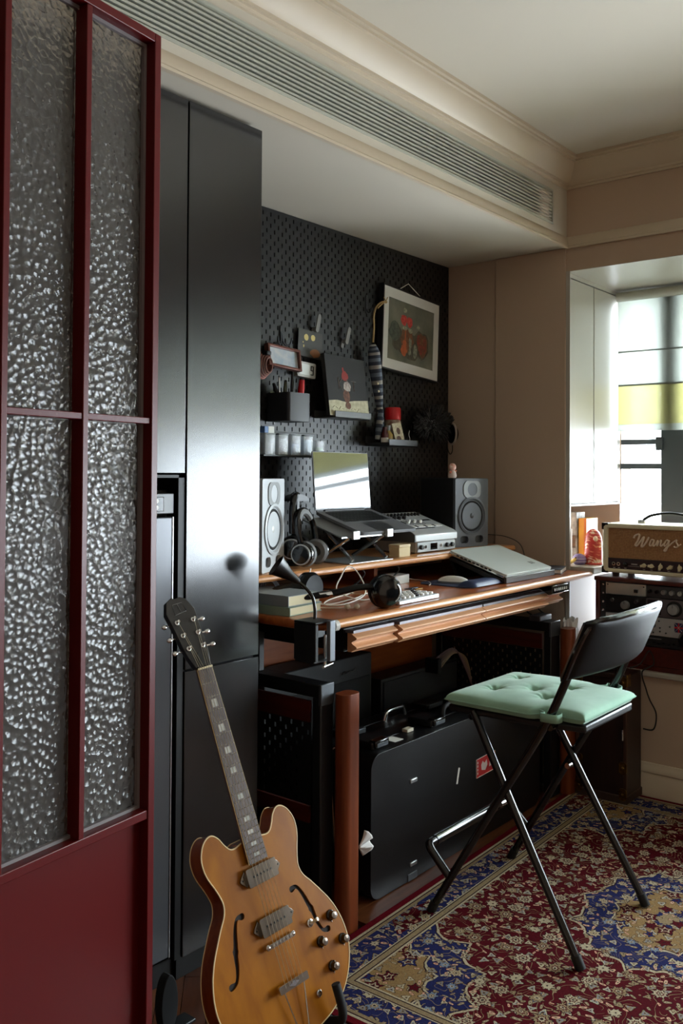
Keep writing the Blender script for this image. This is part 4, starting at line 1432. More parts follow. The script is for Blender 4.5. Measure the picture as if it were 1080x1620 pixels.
for k, (lb, cc_) in enumerate(wv):
    x = 2.222 + k * .066
    h = .068 if k < 4 else .050
    b_ = thing('clear_box', lb, 'box', (x, YP - .084, 1.3125), group='clear boxes on the rail')
    c_ = MB()
    c_.prism(rrect(.052, .056, .004, 3, .026, .028), 0, h, 'xy', [rrect(.048, .052, .003, 3, .026, .028)])
    c_.box(.001, .051, .001, .055, 0, .002)
    part('shell', c_, clear, b_)
    part('lid', MB().prism(rrect(.055, .059, .004, 3, .026, .028), h, h + .005), clear if k % 2 == 0 else BLACKP, b_)
    part('contents', B(.006, .046, .006, .05, .0025, h * (.82 if k % 2 else .6)), M('box_contents_%d' % k, cc_, 0.6, noise=((cc_[0] // 2, cc_[1] // 2, cc_[2] // 2), 160, .8)), b_)
sb = thing('small_carton', 'small blue and white carton lying on the clear boxes', 'box', (2.226, YP - .078, 1.3862))
part('body', B(0, .046, 0, .04, 0, .022), M('carton_blue', (96, 134, 186), 0.5), sb, bevel=.001)
part('band', B(.018, .0465, -.0004, .0404, -.0001, .0224), M('carton_white', (206, 208, 200), 0.5), sb)

# fluffy black bundle with a pair of headphones hanging from it
ff = thing('fluffy_bundle', 'fluffy black feather bundle hanging at the right end of the pegboard', 'ornament', (3.305, YP - .052, 1.462))
fz = MB()
rd = random.Random(3)
for k in range(420):
    u, v = rd.random() * 2 - 1, rd.random() * 2 * PI
    s_ = math.sqrt(1 - u * u)
    d = Vector((s_ * math.cos(v), s_ * math.sin(v), u))
    c0 = Vector((d.x * .118, d.y * .022, d.z * .050))
    if c0.y > .030:
        continue
    ln = .022 + .016 * rd.random()
    j = Vector((rd.uniform(-1, 1), rd.uniform(-1, .3), rd.uniform(-1, 1))) * .012
    e_ = c0 + Vector((d.x, d.y * .5, d.z)) * ln + j
    e_.y = min(e_.y, .045)
    fz.tube([c0 * .8, c0 + (e_ - c0) * .6 + j * .3, e_], [.007, .005, .001], 5, caps=False)
ft = part('feathers', fz, M('black_feather', (14, 14, 15), 0.7, sheen=.3), ff, kind='stuff')
part('core', MB().sphere((0, 0, 0), (.122, .030, .056), 16, 10), M('feather_core', (10, 10, 11), 0.9), ff)
hx = thing('headphones', 'black headphones with a pale rim hanging at the pegboard edge below the feathers', 'headphones', (3.402, YP - .080, 1.425), (0, 0, math.radians(60)))
part('ear_cup', MB().lathe([(0, .022), (.03, .020), (.040, .008), (.041, 0)], 26, (0, 0, 0), '-y'), BLACKS, hx)
part('rim', MB().tube([(.040 * math.cos(2 * PI * i / 28), -.003, .046 * math.sin(2 * PI * i / 28)) for i in range(28)], .0045, 8, closed=True), M('pale_rim', (188, 172, 158), 0.4), hx)
part('headband', MB().tube(spline([(0, .0, .044), (0, .018, .075), (0, .05, .085), (0, .075, .06)], 6), .007, 8), BLACKS, hx)
part('lead', MB().tube(spline([(.0, -.005, -.044), (.01, -.01, -.075), (.035, -.012, -.088), (.052, -.008, -.06), (.050, -.004, -.010), (.034, 0, .02)], 8), .0022, 6), BLACKR, hx)


# ---------------------------------------------------------------- electric guitar on its stand
GM = Matrix(((0.9935281, -0.04243893, -0.10536062), (-0.08261826, 0.36655643, -0.92672035), (0.07794964, 0.92942742, 0.36067788)))
GO = (1.44345, 1.34357, 0.24461)
gt = thing('electric_guitar', 'honey coloured semi hollow electric guitar with two f holes on a stand', 'guitar', GO, GM, scale=0.95)
HONEY = M('honey_maple_top', (160, 98, 10), 0.28, spec=0.3, wood=((134, 76, 6), (9, 2.5, 9), 2.5), coat=0.15)
HONEYD = M('amber_maple_rim', (140, 64, 18), 0.25, wood=((114, 46, 12), (9, 2.5, 9), 3.0), coat=0.1)
BIND = M('cream_binding', (226, 202, 150), 0.4)
half = [(.024, .226), (.045, .221), (.060, .224), (.072, .238), (.082, .255), (.097, .267), (.113, .265), (.128, .252), (.138, .230), (.139, .207), (.134, .186), (.124, .163), (.116, .141), (.113, .123), (.119, .102), (.136, .080), (.156, .052), (.174, .024), (.188, -.008), (.196, -.045), (.195, -.080), (.183, -.115), (.162, -.147), (.135, -.172), (.10, -.190), (.06, -.201), (.02, -.206)]
rs_ = [(p.x, p.y) for p in spline([(x, y, 0) for x, y in half], 4)]
outl = rs_ + [(-x, y) for x, y in reversed(rs_)]
fc = spline([(x, y, 0) for x, y in ((.076, .084), (.090, .084), (.101, .066), (.110, .038), (.1165, .018), (.121, -.008), (.131, -.030), (.146, -.034))], 5)
nf = len(fc)
fwid = []
for i in range(nf):
    t = i / (nf - 1)
    w = .0030 + .0030 * math.sin(PI * t) ** 2
    w += .0040 * math.exp(-((t - .0) / .10) ** 2) + .0040 * math.exp(-((t - 1.) / .10) ** 2) + .0022 * math.exp(-((t - .52) / .03) ** 2)
    fwid.append(w)
fl_, fr_ = [], []
for i in range(nf):
    t = (fc[min(i + 1, nf - 1)] - fc[max(i - 1, 0)]).normalized()
    nrm = Vector((-t.y, t.x, 0))
    fl_.append(tuple((fc[i] + nrm * fwid[i])[:2]))
    fr_.append(tuple((fc[i] - nrm * fwid[i])[:2]))
def cap(c, d, r):
    a0 = math.atan2(d.y, d.x)
    return [(c.x + r * math.cos(a0 + s), c.y + r * math.sin(a0 + s)) for s in (-.9, -.45, 0, .45, .9)]
fhole = fl_ + cap(fc[-1], (fc[-1] - fc[-2]), fwid[-1] * 1.1)[::-1] + fr_[::-1] + cap(fc[0], (fc[0] - fc[1]), fwid[0] * 1.1)[::-1]
fholeL = [(-x, y) for x, y in fhole]
tb = MB()
tb.prism(outl, -.004, 0.0, 'xy', [fhole, fholeL])
part('top', tb, HONEY, gt)
part('f_hole', MB().prism([(x * 1.0, y) for x, y in fhole], -.012, -.0042), M('f_hole_dark', (24, 12, 6), 0.8), gt)  # dark plug stands in for the shade inside the body
part('f_hole', MB().prism(fholeL, -.012, -.0042), M('f_hole_shade_b', (24, 12, 6), 0.8), gt)
rim = MB()
k = len(outl)
rim.add([(x, y, -.003) for x, y in outl] + [(x, y, -.046) for x, y in outl], [(i, (i + 1) % k, k + (i + 1) % k, k + i) for i in range(k)])
part('rim', rim, HONEYD, gt)
part('back', MB().prism(outl, -.048, -.045), HONEYD, gt)
part('binding', MB().tube([(x * 1.0, y, -.0008) for x, y in outl], .0019, 6, closed=True), BIND, gt, label='cream edge binding')
part('binding', MB().tube([(x * 1.0, y, -.046) for x, y in outl], .0016, 6, closed=True), BIND, gt, label='cream edge binding')
# neck, heel, fingerboard
nk = MB()
sec = []
for (y, w, d) in ((.636, .0215, .018), (.45, .0235, .019), (.25, .0262, .021), (.20, .0266, .030)):
    sec.append([(w * math.cos(a) * 1.0, y, .006 - d * math.sin(a)) for a in [PI * i / 10 for i in range(11)]])
vs = [p for s in sec for p in s]
nk.add(vs, [(i * 11 + j, i * 11 + j + 1, (i + 1) * 11 + j + 1, (i + 1) * 11 + j) for i in range(3) for j in range(10)] + [tuple(range(11)), tuple(33 + j for j in range(11))])
part('neck', nk, M('neck_mahogany', (112, 58, 32), 0.3, wood=((88, 42, 22), (14, 1.5, 14), 3.), coat=.2), gt)
fbd = MB()
fbd.prism([(-.0213, .628), (.0213, .628), (.0268, .176), (-.0268, .176)], .005, .0115)
part('fingerboard', fbd, M('rosewood_fingerboard', (62, 44, 38), 0.45, wood=((84, 62, 54), (14, 1.5, 14), 3.)), gt, bevel=.0008)
for s in (1, -1):
    part('fingerboard_binding', MB().tube([(s * .0216, .628, .0095), (s * .0271, .176, .0095)], .0014, 6), BIND, gt)
part('nut', B(-.0215, .0215, .627, .632, .010, .0142), IVORY, gt, bevel=.0008)
def hw(y):
    return .0213 + (.628 - y) / (.628 - .176) * .0055
fy = [.628 * 2 ** (-i / 12) for i in range(23)]
for i in range(1, 23):
    y = fy[i]
    part('fret', MB().tube([(-hw(y), y, .0119), (hw(y), y, .0119)], .0009, 5), CHROME, gt)
PEARL = M('pearl_inlay', (206, 204, 196), 0.2, noise=((160, 164, 160), 60, .8), coat=.4)
for f in (3, 5, 7, 9, 12, 15, 17, 19, 21):
    y0, y1 = fy[f], fy[f - 1]
    ym = (y0 + y1) / 2
    q = (y1 - y0) * .30
    w = .0085
    part('inlay', MB().prism([(-w, ym - q), (w, ym - q), (w * .92, ym + q), (-w * .92, ym + q)], .0112, .0118), PEARL, gt)
# headstock tilts back
ht = Matrix.Translation((0, .634, .008)) @ Matrix.Rotation(math.radians(-12), 4, 'X')
hd = MB()
hd.T = ht
hd.prism([(-.022, 0), (.022, 0), (.031, .030), (.035, .060), (.039, .120), (.0425, .148), (.029, .178), (.013, .186), (0, .183), (-.013, .186), (-.029, .178), (-.0425, .148), (-.039, .120), (-.035, .060), (-.031, .030)], -.015, .0)
part('headstock', hd, M('black_headstock', (26, 22, 22), 0.3, coat=.2), gt, bevel=.001)
em = MB()
em.T = ht
em.tube([(-.020, .140, .0006), (-.016, .168, .0006), (.012, .170, .0006), (.016, .146, .0006)], .0006, 5, closed=True)
em.tube([(-.002, .168, .0006), (.000, .146, .0006)], .0006, 5)
part('emblem', em, M('emblem_silver', (120, 116, 112), .4), gt, label='thin silver line emblem')
tc_ = MB()
tc_.T = ht
tc_.prism([(-.009, .006), (.009, .006), (.006, .030), (0, .036), (-.006, .030)], .0, .002)
part('truss_cover', tc_, BLACKP, gt, bevel=.0006)
posts = []
for s in (1, -1):
    for (yy, xx) in ((.050, .021), (.085, .0225), (.120, .024)):
        p = MB()
        p.T = ht
        p.lathe([(.0062, 0), (.0062, .002), (.0032, .003), (.0032, .011), (.0038, .012), (0, .0125)], 14, (s * xx, yy, 0))
        t = part('tuner', p, CHROME, gt)
        b_ = MB()
        b_.T = ht
        b_.cyl((s * .034, yy, -.008), (s * .050, yy, -.008), .0022, n=8)
        b_.sphere((s * .056, yy, -.008), (.009, .0065, .0045), 12, 8)
        part('tuner_button', b_, CHROME, t)
        posts.append(ht @ Vector((s * xx, yy, .007)))
# pickups, bridge, tail
PKM = M('pickup_nickel', (150, 144, 136), 0.16, metal=1.0)
for y in (.150, .042):
    p = MB()
    p.prism(rrect(.088, .040, .004, 3, 0, y), 0.001, .0135)
    pk = part('pickup', p, PKM, gt, bevel=.0025)
    e_ = MB()
    e_.prism([(-.060, y), (-.055, y + .007), (-.043, y + .018), (-.043, y - .018), (-.055, y - .007)], .0005, .006)
    e_.prism([(.060, y), (.055, y + .007), (.043, y + .018), (.043, y - .018), (.055, y - .007)], .0005, .006)
    part('dog_ear', e_, PKM, pk, bevel=.001)
    for k in range(6):
        part('pole_screw', MB().lathe([(.0024, 0), (.0024, .0008), (0, .0012)], 10, (-.0255 + k * .0102, y, .0136)), BLACKM, pk)
    for s in (1, -1):
        part('ear_screw', MB().lathe([(.0022, 0), (0, .001)], 8, (s * .0525, y, .006)), BLACKM, pk)
br = part('bridge', MB().prism(rrect(.084, .010, .0045, 4, 0, 0), .008, .0135), CHROME, gt, bevel=.001)
for s in (1, -1):
    part('bridge_post', MB().lathe([(.006, 0), (.0055, .008), (.0065, .0085), (.0065, .011), (.003, .0145), (0, .015)], 14, (s * .037, 0, 0)), CHROME, br)
for k in range(6):
    part('saddle', B(-.0285 + k * .0104, -.0235 + k * .0104, -.0035, .0035, .0135, .0162), CHROME, br, bevel=.0008)
tp = part('tailpiece', MB().prism(rrect(.086, .017, .003, 3, 0, -.090), .010, .017), CHROME, gt, bevel=.0015)
dmd = MB()
dmd.add([(x, -.090 + y, .0174) for x, y in ((-.016, 0), (0, .006), (.016, 0), (0, -.006))], [(0, 1, 2, 3)])
part('diamond', dmd, M('tailpiece_diamond', (120, 112, 112), .3, metal=.8), tp, fix=False)
for s in (1, -1):
    part('tailpiece_rod', MB().tube([(s * .030, -.096, .012), (s * .012, -.200, .006)], .0018, 8), CHROME, tp)
part('tailpiece_hinge', MB().box(-.018, .018, -.2075, -.196, -.015, .0065), CHROME, tp, bevel=.001)
# strings
order = [posts[3], posts[4], posts[5], posts[2], posts[1], posts[0]]
for k in range(6):
    xb = -.026 + k * .0104
    xn = -.0175 + k * .0070
    part('string', MB().tube([(xb, -.090, .0178), (xb, 0, .0166), (xn, .6295, .0146), tuple(order[k])], .0007 - .00006 * k, 5), M('string_steel_%d' % k, (196, 186, 166), .3, metal=.9), gt)
# knobs, switch, jack
for (x, y) in ((.162, -.010), (.114, -.050), (.178, -.070), (.127, -.110)):
    kn = part('knob', MB().lathe([(.0125, .0), (.0118, .004), (.0095, .006), (.0088, .016), (.0085, .017)], 22, (x, y, .0005)), BLACKS, gt)
    part('knob_cap', MB().lathe([(.0085, .0172), (.0075, .0184), (0, .0188)], 20, (x, y, .0005)), CHROME, kn)
    part('pointer', B(x - .001, x + .001, y - .016, y - .011, .0005, .002), CHROME, kn)
sw = part('toggle_switch', MB().lathe([(.009, 0), (.009, .002), (.006, .003), (.006, .007), (0, .0075)], 16, (.099, -.002, .0)), CHROME, gt)
part('switch_tip', MB().tube([(.099, -.002, .007), (.103, .002, .018), (.105, .004, .025)], [.0025, .0035, .0045], 10), IVORY, sw)
part('output_jack', MB().lathe([(.008, 0), (.008, .0025), (.0055, .0045), (.0035, .0045), (.0035, 0)], 16, (.069, -.144, .0)), CHROME, gt)

# stand: padded yokes that carry the body, legs down to the floor
gs = thing('guitar_stand', 'low black guitar stand with padded arms under the honey guitar', 'stand', GO, GM, scale=0.95)
FOAM = M('black_foam', (14, 14, 15), 0.75)
for s in (1, -1):
    x = s * .098
    part('padded_arm', MB().tube(spline([(x, -.150, -.060), (x, -.196, -.064), (x, -.216, -.050), (x, -.218, -.010), (x, -.212, .018), (x, -.185, .030), (x * .98, -.135, .034)], 5), .0105, 10), FOAM, gs)
GMi = GM.transposed()
def gl(p):
    """world point in the stand's own frame"""
    return (GMi @ (Vector(p) - Vector(GO))) / 0.95
for s in (1, -1):
    a = Vector((s * .098, -.196, -.066))
    wa = Vector(GO) + GM @ (a * .95)
    part('leg', MB().tube([a, gl((wa.x + s * .05, wa.y - .10, .008))], .008, 8), BLACKM, gs)
    part('leg', MB().tube([a, gl((wa.x + s * .02, wa.y + .16, .008))], .008, 8), BLACKM, gs)
part('cross_bar', MB().tube([(-.098, -.190, -.066), (.098, -.190, -.066)], .008, 8), BLACKM, gs)
cs = thing('pedal', 'black oval padded foot rest standing on the parquet left of the guitar', 'foot rest', (1.345, 1.590, 0.0))
part('pad', MB().prism([(.024 * math.cos(2 * PI * i / 24), .066 + .064 * math.sin(2 * PI * i / 24)) for i in range(24)], -.012, .012, 'xz'), FOAM, cs, bevel=.006)
part('base', MB().box(-.03, .07, -.02, .02, 0.0005, .008), BLACKM, cs, bevel=.002)


# ---------------------------------------------------------------- folding bar stool and its cushion
sto = thing('folding_stool', 'black folding bar stool with padded backrest standing on the rug', 'stool', (0, 0, 0))
def tube(name, pts, r, mat, parent, n=12, **k):
    return part(name, MB().tube(pts, r, n), mat, parent, **k)
LX, RX = 2.184, 2.588
FRAME = M('black_powder_coat', (16, 16, 17), 0.22, coat=.3)
RZ = .011      # feet stand on the rug pile
for (xa, xb) in ((2.180, LX), (2.645, RX)):
    lg = tube('leg', spline([(xa, 1.432, RZ + .012), (xa + (xb - xa) * .5, 1.25, .33), (xb, 1.078, .615), (xb, .985, .835), (xb, .972, .862)], 6), .0112, FRAME, sto)
    tube('foot_cap', [(xa, 1.438, RZ), (xa, 1.424, RZ + .03)], .0135, BLACKR, lg)
for (xa, xb) in ((2.162, 2.205), (2.598, 2.597)):
    lg = tube('leg', spline([(xa, .985, RZ + .012), (xa + (xb - xa) * .5, 1.16, .32), (xb, 1.318, .590)], 6), .0112, FRAME, sto)
    tube('foot_cap', [(xa, .979, RZ), (xa, .994, RZ + .03)], .0135, BLACKR, lg)
fr_ = spline([(2.183, 1.373, .115), (2.183, 1.425, .165), (2.186, 1.448, .190), (2.215, 1.450, .195), (2.40, 1.450, .195), (2.60, 1.448, .195), (2.632, 1.446, .190), (2.638, 1.42, .165), (2.640, 1.368, .115)], 6)
tube('footrest', fr_, .0125, FRAME, sto)
tube('foot_bar', [(2.215, 1.4505, .195), (2.605, 1.4495, .195)], .0148, BLACKS, sto)
for (xa, z) in ((2.20, .30), (2.615, .30)):
    part('pivot', MB().cyl((xa - .016, 1.222, z + .06), (xa + .012, 1.222, z + .06), .009, n=12), CHROME, sto)
st_ = MB()
st_.prism([(2.198, 1.395), (2.592, 1.395), (2.585, 1.09), (2.55, 1.00), (2.235, 1.00), (2.212, 1.09)], .578, .598)
part('seat_board', st_, BLACKP, sto, bevel=.006)
tube('seat_bar', [(2.186, 1.078, .590), (2.588, 1.078, .590)], .009, FRAME, sto)
tube('seat_bar', [(2.205, 1.325, .572), (2.597, 1.325, .572)], .009, FRAME, sto)
# curved padded backrest wrapping the two uprights
bk = MB()
def bfn(side):
    def f(u, v):
        x = 2.130 + .500 * u
        c = 1 - (2 * u - 1) ** 2
        z = .728 + .158 * v
        y0 = 1.030 - (z - .72) * .43 - .012
        bow = -.034 * c
        # rounded corner and edge thickness
        eu = 1 - abs(2 * u - 1) ** 10
        ev = 1 - abs(2 * v - 1) ** 8
        th = .021 * max(min(eu, ev), 0) ** .45
        zc = z + .010 * c * (1 if v > .5 else 0) * (2 * v - 1)
        return (x, y0 + bow + .006 + side * th, zc)
    return f
bk.grid(bfn(1), 36, 22)
bk.grid(bfn(-1), 36, 22)
part('backrest', bk, LEATHER, sto)
rl_ = MB()
rl_.tube(spline([(2.138, 1.012, .735), (2.135, .975, .82), (2.153, .945, .878), (2.24, .918, .887), (2.38, .906, .890), (2.52, .918, .887), (2.607, .945, .878), (2.625, .975, .82), (2.622, 1.012, .735)], 6), .008, 8)
part('backrest_piping', rl_, BLACKS, sto)
for x in (LX, RX):
    for z in (.775, .86):
        yy = 1.078 - (z - .615) * .423
        part('bolt', MB().lathe([(.005, 0), (.004, .003), (0, .004)], 12, (x, yy - .012, z), '-y'), CHROME, sto)

cu = thing('seat_cushion', 'sage green tufted cushion tied to the black folding stool', 'cushion', (2.385, 1.20, .5985))
tufts = [(.100, .120), (-.070, .110), (-.015, .012), (-.075, -.052), (.062, -.062)]
def outline_half(y):
    # half widths left, right as the cushion narrows behind the uprights
    t = min(max((y + .095) / .035, 0), 1)
    t = t * t * (3 - 2 * t)
    return (-.168 - .036 * t, .176 + .014 * t)
def cfn(side):
    def f(u, v):
        u, v = .5 - .5 * math.copysign(abs(1 - 2 * u) ** .75, 1 - 2 * u), .5 - .5 * math.copysign(abs(1 - 2 * v) ** .75, 1 - 2 * v)
        y = -.205 + .40 * v
        xl, xr = outline_half(y)
        x = xl + (xr - xl) * u
        e = max(0.0, 1 - abs(2 * u - 1) ** 22) * max(0.0, 1 - abs(2 * v - 1) ** 22)
        e = e ** .42
        d2 = max(0.0, 1 - abs(2 * u - 1) ** 4) * max(0.0, 1 - abs(2 * v - 1) ** 4)
        if side < 0:
            return (x, y, .019 - .0185 * e)
        z = .019 + .015 * e + .008 * d2
        # soft swell between tufts
        z += .004 * e * math.sin(9 * x + 1) * math.cos(11 * y)
        for (tx, ty) in tufts:
            r2 = (x - tx) ** 2 + (y - ty) ** 2
            an = math.atan2(y - ty, x - tx)
            z -= .016 * math.exp(-r2 / .00020) + .007 * math.exp(-((x - tx) ** 2 / .0026 + (y - ty) ** 2 / .0007)) + .0022 * math.cos(7 * an) * math.exp(-r2 / .0010)
        return (x, y, z)
    return f
cb_ = MB()
cb_.grid(cfn(1), 110, 110)
cb_.grid(cfn(-1), 36, 36)
part('cover', cb_, GREENC, cu)
pe = []
for i in range(41):
    v = i / 40
    y = -.205 + .40 * v
    pe.append((outline_half(y)[1] + .001, y, .017))
for i in range(41):
    v = 1 - i / 40
    y = -.205 + .40 * v
    pe.append((outline_half(y)[0] - .001, y, .017))
part('piping', MB().tube(pe, .0026, 6, closed=True), GREENE, cu)
for (tx, ty) in tufts:
    part('tuft_button', MB().sphere((tx, ty, .019), (.006, .006, .0022), 10, 6), GREENE, cu)
for s, x in ((1, 2.590), (-1, 2.186)):
    xx = x - 2.385
    sp_ = MB()
    pts = spline([(xx - s * .028, -.075, .017), (xx - s * .002, -.098 - .008, .019), (xx + s * .0175, -.104, .020), (xx + s * .0195, -.128, .020), (xx + s * .010, -.148, .019), (xx - s * .016, -.150, .018), (xx - s * .032, -.142, .017)], 5)
    vs, fs = [], []
    for p in pts:
        vs += [(p.x, p.y, p.z - .011), (p.x, p.y, p.z + .011)]
    fs = [(2 * i, 2 * i + 2, 2 * i + 3, 2 * i + 1) for i in range(len(pts) - 1)]
    sp_.add(vs, fs)
    o = part('strap', sp_, GREENE, cu, fix=False)
    md = o.modifiers.new('thick', 'SOLIDIFY')
    md.thickness = .002

# ---------------------------------------------------------------- hard cases under the desk
CASE = M('textured_black_case', (15, 15, 17), 0.36, bump=(420, .5, .0012))
def hard_case(name, label, loc, L, D, H, extra=False):
    t = thing(name, label, 'case', loc)
    a, b = D * .52, D * .46
    # two moulded shells with a groove between them, rounded edges
    def shell(y0, y1, nm):
        out = rrect(L, H, .045, 8, L / 2, H / 2)
        o = part(nm, MB().prism(out, y0, y1, 'xz'), CASE, t, bevel=.022, seg=4)
        return o
    shell(0, a, 'front_shell')
    shell(D - b, D, 'rear_shell')
    part('valance', MB().prism(rrect(L - .012, H - .012, .04, 8, L / 2, H / 2), a - .004, D - b + .004, 'xz'), STEELG, t)
    return t, a, b
fc_, fa, fb_ = hard_case('hard_case', 'black moulded hard case standing on its edge nearest the stool', (2.115, 1.605, 0.0008), 1.06, .150, .425)
for x in (.085, .40, .70):
    la = part('latch', MB().box(x - .040, x + .040, .030, .125, .4245, .4475), BLACKP, fc_, bevel=.005)
    part('latch_lever', B(x - .034, x + .034, .022, .050, .430, .452), BLACKS, la, bevel=.003)
    part('latch_plate', B(x - .026, x + .026, .0205, .023, .433, .444), STEELG, la)
part('handle', MB().tube(spline([(.50, .078, .424), (.505, .078, .452), (.53, .078, .462), (.60, .078, .462), (.625, .078, .452), (.63, .078, .424)], 6), .009, 10), BLACKR, fc_)
rf = part('sticker', MB().add([(.590, -.0008, .212), (.716, -.0008, .216), (.716, -.0008, .279), (.590, -.0008, .274)], [(0, 1, 2, 3)]), M('sticker_red', (188, 34, 34), 0.5), fc_, label='red and white sticker on the case side', fix=False)
bd_ = MB()
for (p, q) in (((.590, .212), (.716, .216)), ((.716, .216), (.716, .279)), ((.716, .279), (.590, .274)), ((.590, .274), (.590, .212))):
    bd_.tube([(p[0], -.0011, p[1]), (q[0], -.0011, q[1])], .0022, 4, flat=.3)
part('sticker_border', bd_, PAPER, rf)
ic = MB()
ic.add([(x, -.0012, z) for x, z in ((.625, .232), (.650, .226), (.664, .242), (.660, .262), (.645, .252), (.632, .262), (.622, .250))], [tuple(range(7))])
ic.add([(x, -.0012, z) for x, z in ((.676, .232), (.700, .234), (.704, .262), (.690, .250), (.680, .258))], [tuple(range(5))])
for k in range(4):
    ic.box(.597, .603, -.0012, -.0009, .222 + k * .012, .230 + k * .012)
part('sticker_emblem', ic, M('sticker_white', (216, 206, 200), .6), rf, fix=False)
part('sticker', MB().add([(.462, -.0008, .226), (.472, -.0008, .224), (.486, -.0008, .274), (.476, -.0008, .277)], [(0, 1, 2, 3)]), PAPER, fc_, label='narrow white paper label on the case side', fix=False)
for (x, z) in ((.215, .302), (.215, .048)):
    part('edge_clip', B(x - .018, x + .018, -.004, .001, z - .006, z + .006), ALU, fc_, bevel=.002)
part('corner_guard', B(.185, .235, -.003, .002, .0, .022), STEELG, fc_, bevel=.002)
part('tag', B(.160, .205, .030, .075, .4252, .4258), PAPER, fc_, label='white paper tag lying on the case')
tg = part('tag', MB().box(.265, .300, .058, .080, .4252, .436), M('beige_tag', (196, 186, 164), .6), fc_, bevel=.002)
sc_, sa_, sb_ = hard_case('hard_case', 'longer black hard case standing behind the nearer case', (2.150, 1.785, 0.0008), 1.03, .135, .405)
for x in (.16, .62):
    la = part('latch', B(x - .05, x + .05, .03, .10, .4045, .422), BLACKP, sc_, bevel=.004)
    part('latch_lever', B(x - .042, x + .042, .022, .04, .408, .424), STEELG, la, bevel=.002)
part('handle', MB().tube(spline([(.36, .065, .404), (.37, .065, .428), (.39, .065, .434), (.45, .065, .434), (.47, .065, .428), (.48, .065, .404)], 6), .008, 10), CHROME, sc_)
part('lock', MB().lathe([(.014, 0), (.013, .006), (0, .007)], 16, (.030, -.0005, .33), '-y'), BRASS, sc_)
tag(mesh_obj('case_cord', MB().tube(spline([(2.215, 1.765, .43), (2.19, 1.77, .38), (2.135, 1.77, .30), (2.10, 1.74, .20), (2.095, 1.70, .05), (2.09, 1.66, .006)], 8), .003, 6), BLACKR), 'thin black cord hanging at the end of the two cases', 'cable')
tag(mesh_obj('case_cord', MB().tube(spline([(2.180, 1.765, .40), (2.125, 1.76, .415), (2.105, 1.755, .36), (2.10, 1.74, .28), (2.088, 1.72, .18), (2.082, 1.70, .006)], 8), .0022, 6), M('brown_cord', (120, 76, 44), .5)), 'brown cord looped at the end of the two cases', 'cable')
# guitar amplifier cabinet in the dark behind the cases
ab = thing('speaker_cabinet', 'black speaker cabinet standing in the dark behind the hard cases', 'amplifier', (2.680, 1.985, 0.0008))
part('cabinet', B(0, .52, .004, .10, 0, .494), M('black_tolex', (20, 20, 22), .5, bump=(500, .3, .001)), ab, bevel=.004)
part('grille', B(.012, .508, 0, .004, .012, .482), M('black_grille_cloth', (30, 30, 33), .7, bump=(900, .4, .001)), ab)
a2 = thing('combo_amplifier', 'low black amplifier behind the cases with a faint grey script mark', 'amplifier', (2.080, 2.00, 0.0008))
part('cabinet', B(0, .56, .004, .12, 0, .60), M('black_tolex_b', (12, 12, 13), .6), a2, bevel=.004)
part('grille', B(.015, .545, 0, .004, .02, .52), M('black_cloth_b', (9, 9, 10), .8), a2)
sg = MB()
sg.tube(spline([(.37, -.001, .545), (.385, -.001, .555), (.39, -.001, .545), (.405, -.001, .556), (.41, -.001, .546), (.43, -.001, .553), (.44, -.001, .548), (.46, -.001, .556)], 5), .0012, 5)
part('script_mark', sg, M('faint_grey_script', (70, 62, 56), .5), a2)
# white cloth cap poking out beside the post
cp = thing('cloth_tag', 'crumpled white cloth tab sticking out beside the left wooden post', 'cloth', (1.990, 1.563, .205))
cpm = MB()
def tagf(u, v):
    a = (u - .5) * 1.9
    r = .004 + .058 * v
    return (r * math.cos(a) * .95, .012 * math.sin(6 * a + v) * v - .008, .012 + r * math.sin(a) * .62 + .004 * math.sin(9 * a) * v)
cpm.grid(tagf, 14, 8)
o = part('cloth', cpm, M('white_cloth', (214, 210, 206), .85), cp, fix=False)
md = o.modifiers.new('thick', 'SOLIDIFY')
md.thickness = .004
# bundle of cable ends under the desk, right
cb2 = thing('cable_bundle', 'bundle of beige cable ends fanning out in the dark beside the right leg frame', 'cable', (2.86, 1.86, .435))
for k in range(6):
    part('cable_end', MB().tube(spline([(0, .02 * k * .3, .08 + .006 * k), (.10, 0, .13 + .004 * k), (.17, -.01, .11 - .008 * k), (.20 + .004 * k, -.015, .05 - .014 * k)], 6), .003, 6), M('cable_end_%d' % k, (126 - 8 * k, 100 - 8 * k, 66), .5), cb2)
hk2 = part('cable_tie', B(-.012, .012, -.006, .05, .072, .125), BLACKM, cb2)

# ---------------------------------------------------------------- steamer trunk by the window wall
tr = thing('trunk', 'dark wooden trunk with brass corners standing against the window wall', 'trunk', (3.430, 1.4325, 0.0105))
TRW = M('dark_trunk_wood', (46, 26, 22), 0.4, wood=((30, 16, 14), (14, 14, 1.5), 3.))
part('body', B(-.090, .058, -.100, .100, .012, .480), TRW, tr, bevel=.004)
part('plinth', B(-.096, .062, -.104, .104, 0, .030), M('trunk_plinth', (58, 40, 30), .5), tr, bevel=.003)
for y in (-.101, .101):
    part('edge_strip', B(-.094, -.080, min(y, y * .88), max(y, y * .88), .03, .478), M('trunk_edge_%s' % ('a' if y > 0 else 'b'), (66, 40, 30), .4), tr, bevel=.002)
part('edge_strip', B(-.094, -.080, -.10, .10, .464, .484), TRW, tr, bevel=.002)
for y in (-.088, .088):
    for z in (.036, .135, .37, .456):
        cz = part('brass_corner', MB().prism(rrect(.030, .046, .012, 5, y, z), -.0965, -.0915, 'yz'), BRASS, tr, bevel=.0015)
        part('rivet', MB().lathe([(.006, 0), (.004, .004), (0, .005)], 12, (-.0965, y, z), 'x', Matrix.Scale(-1, 3, (1, 0, 0))), BRASS, cz)
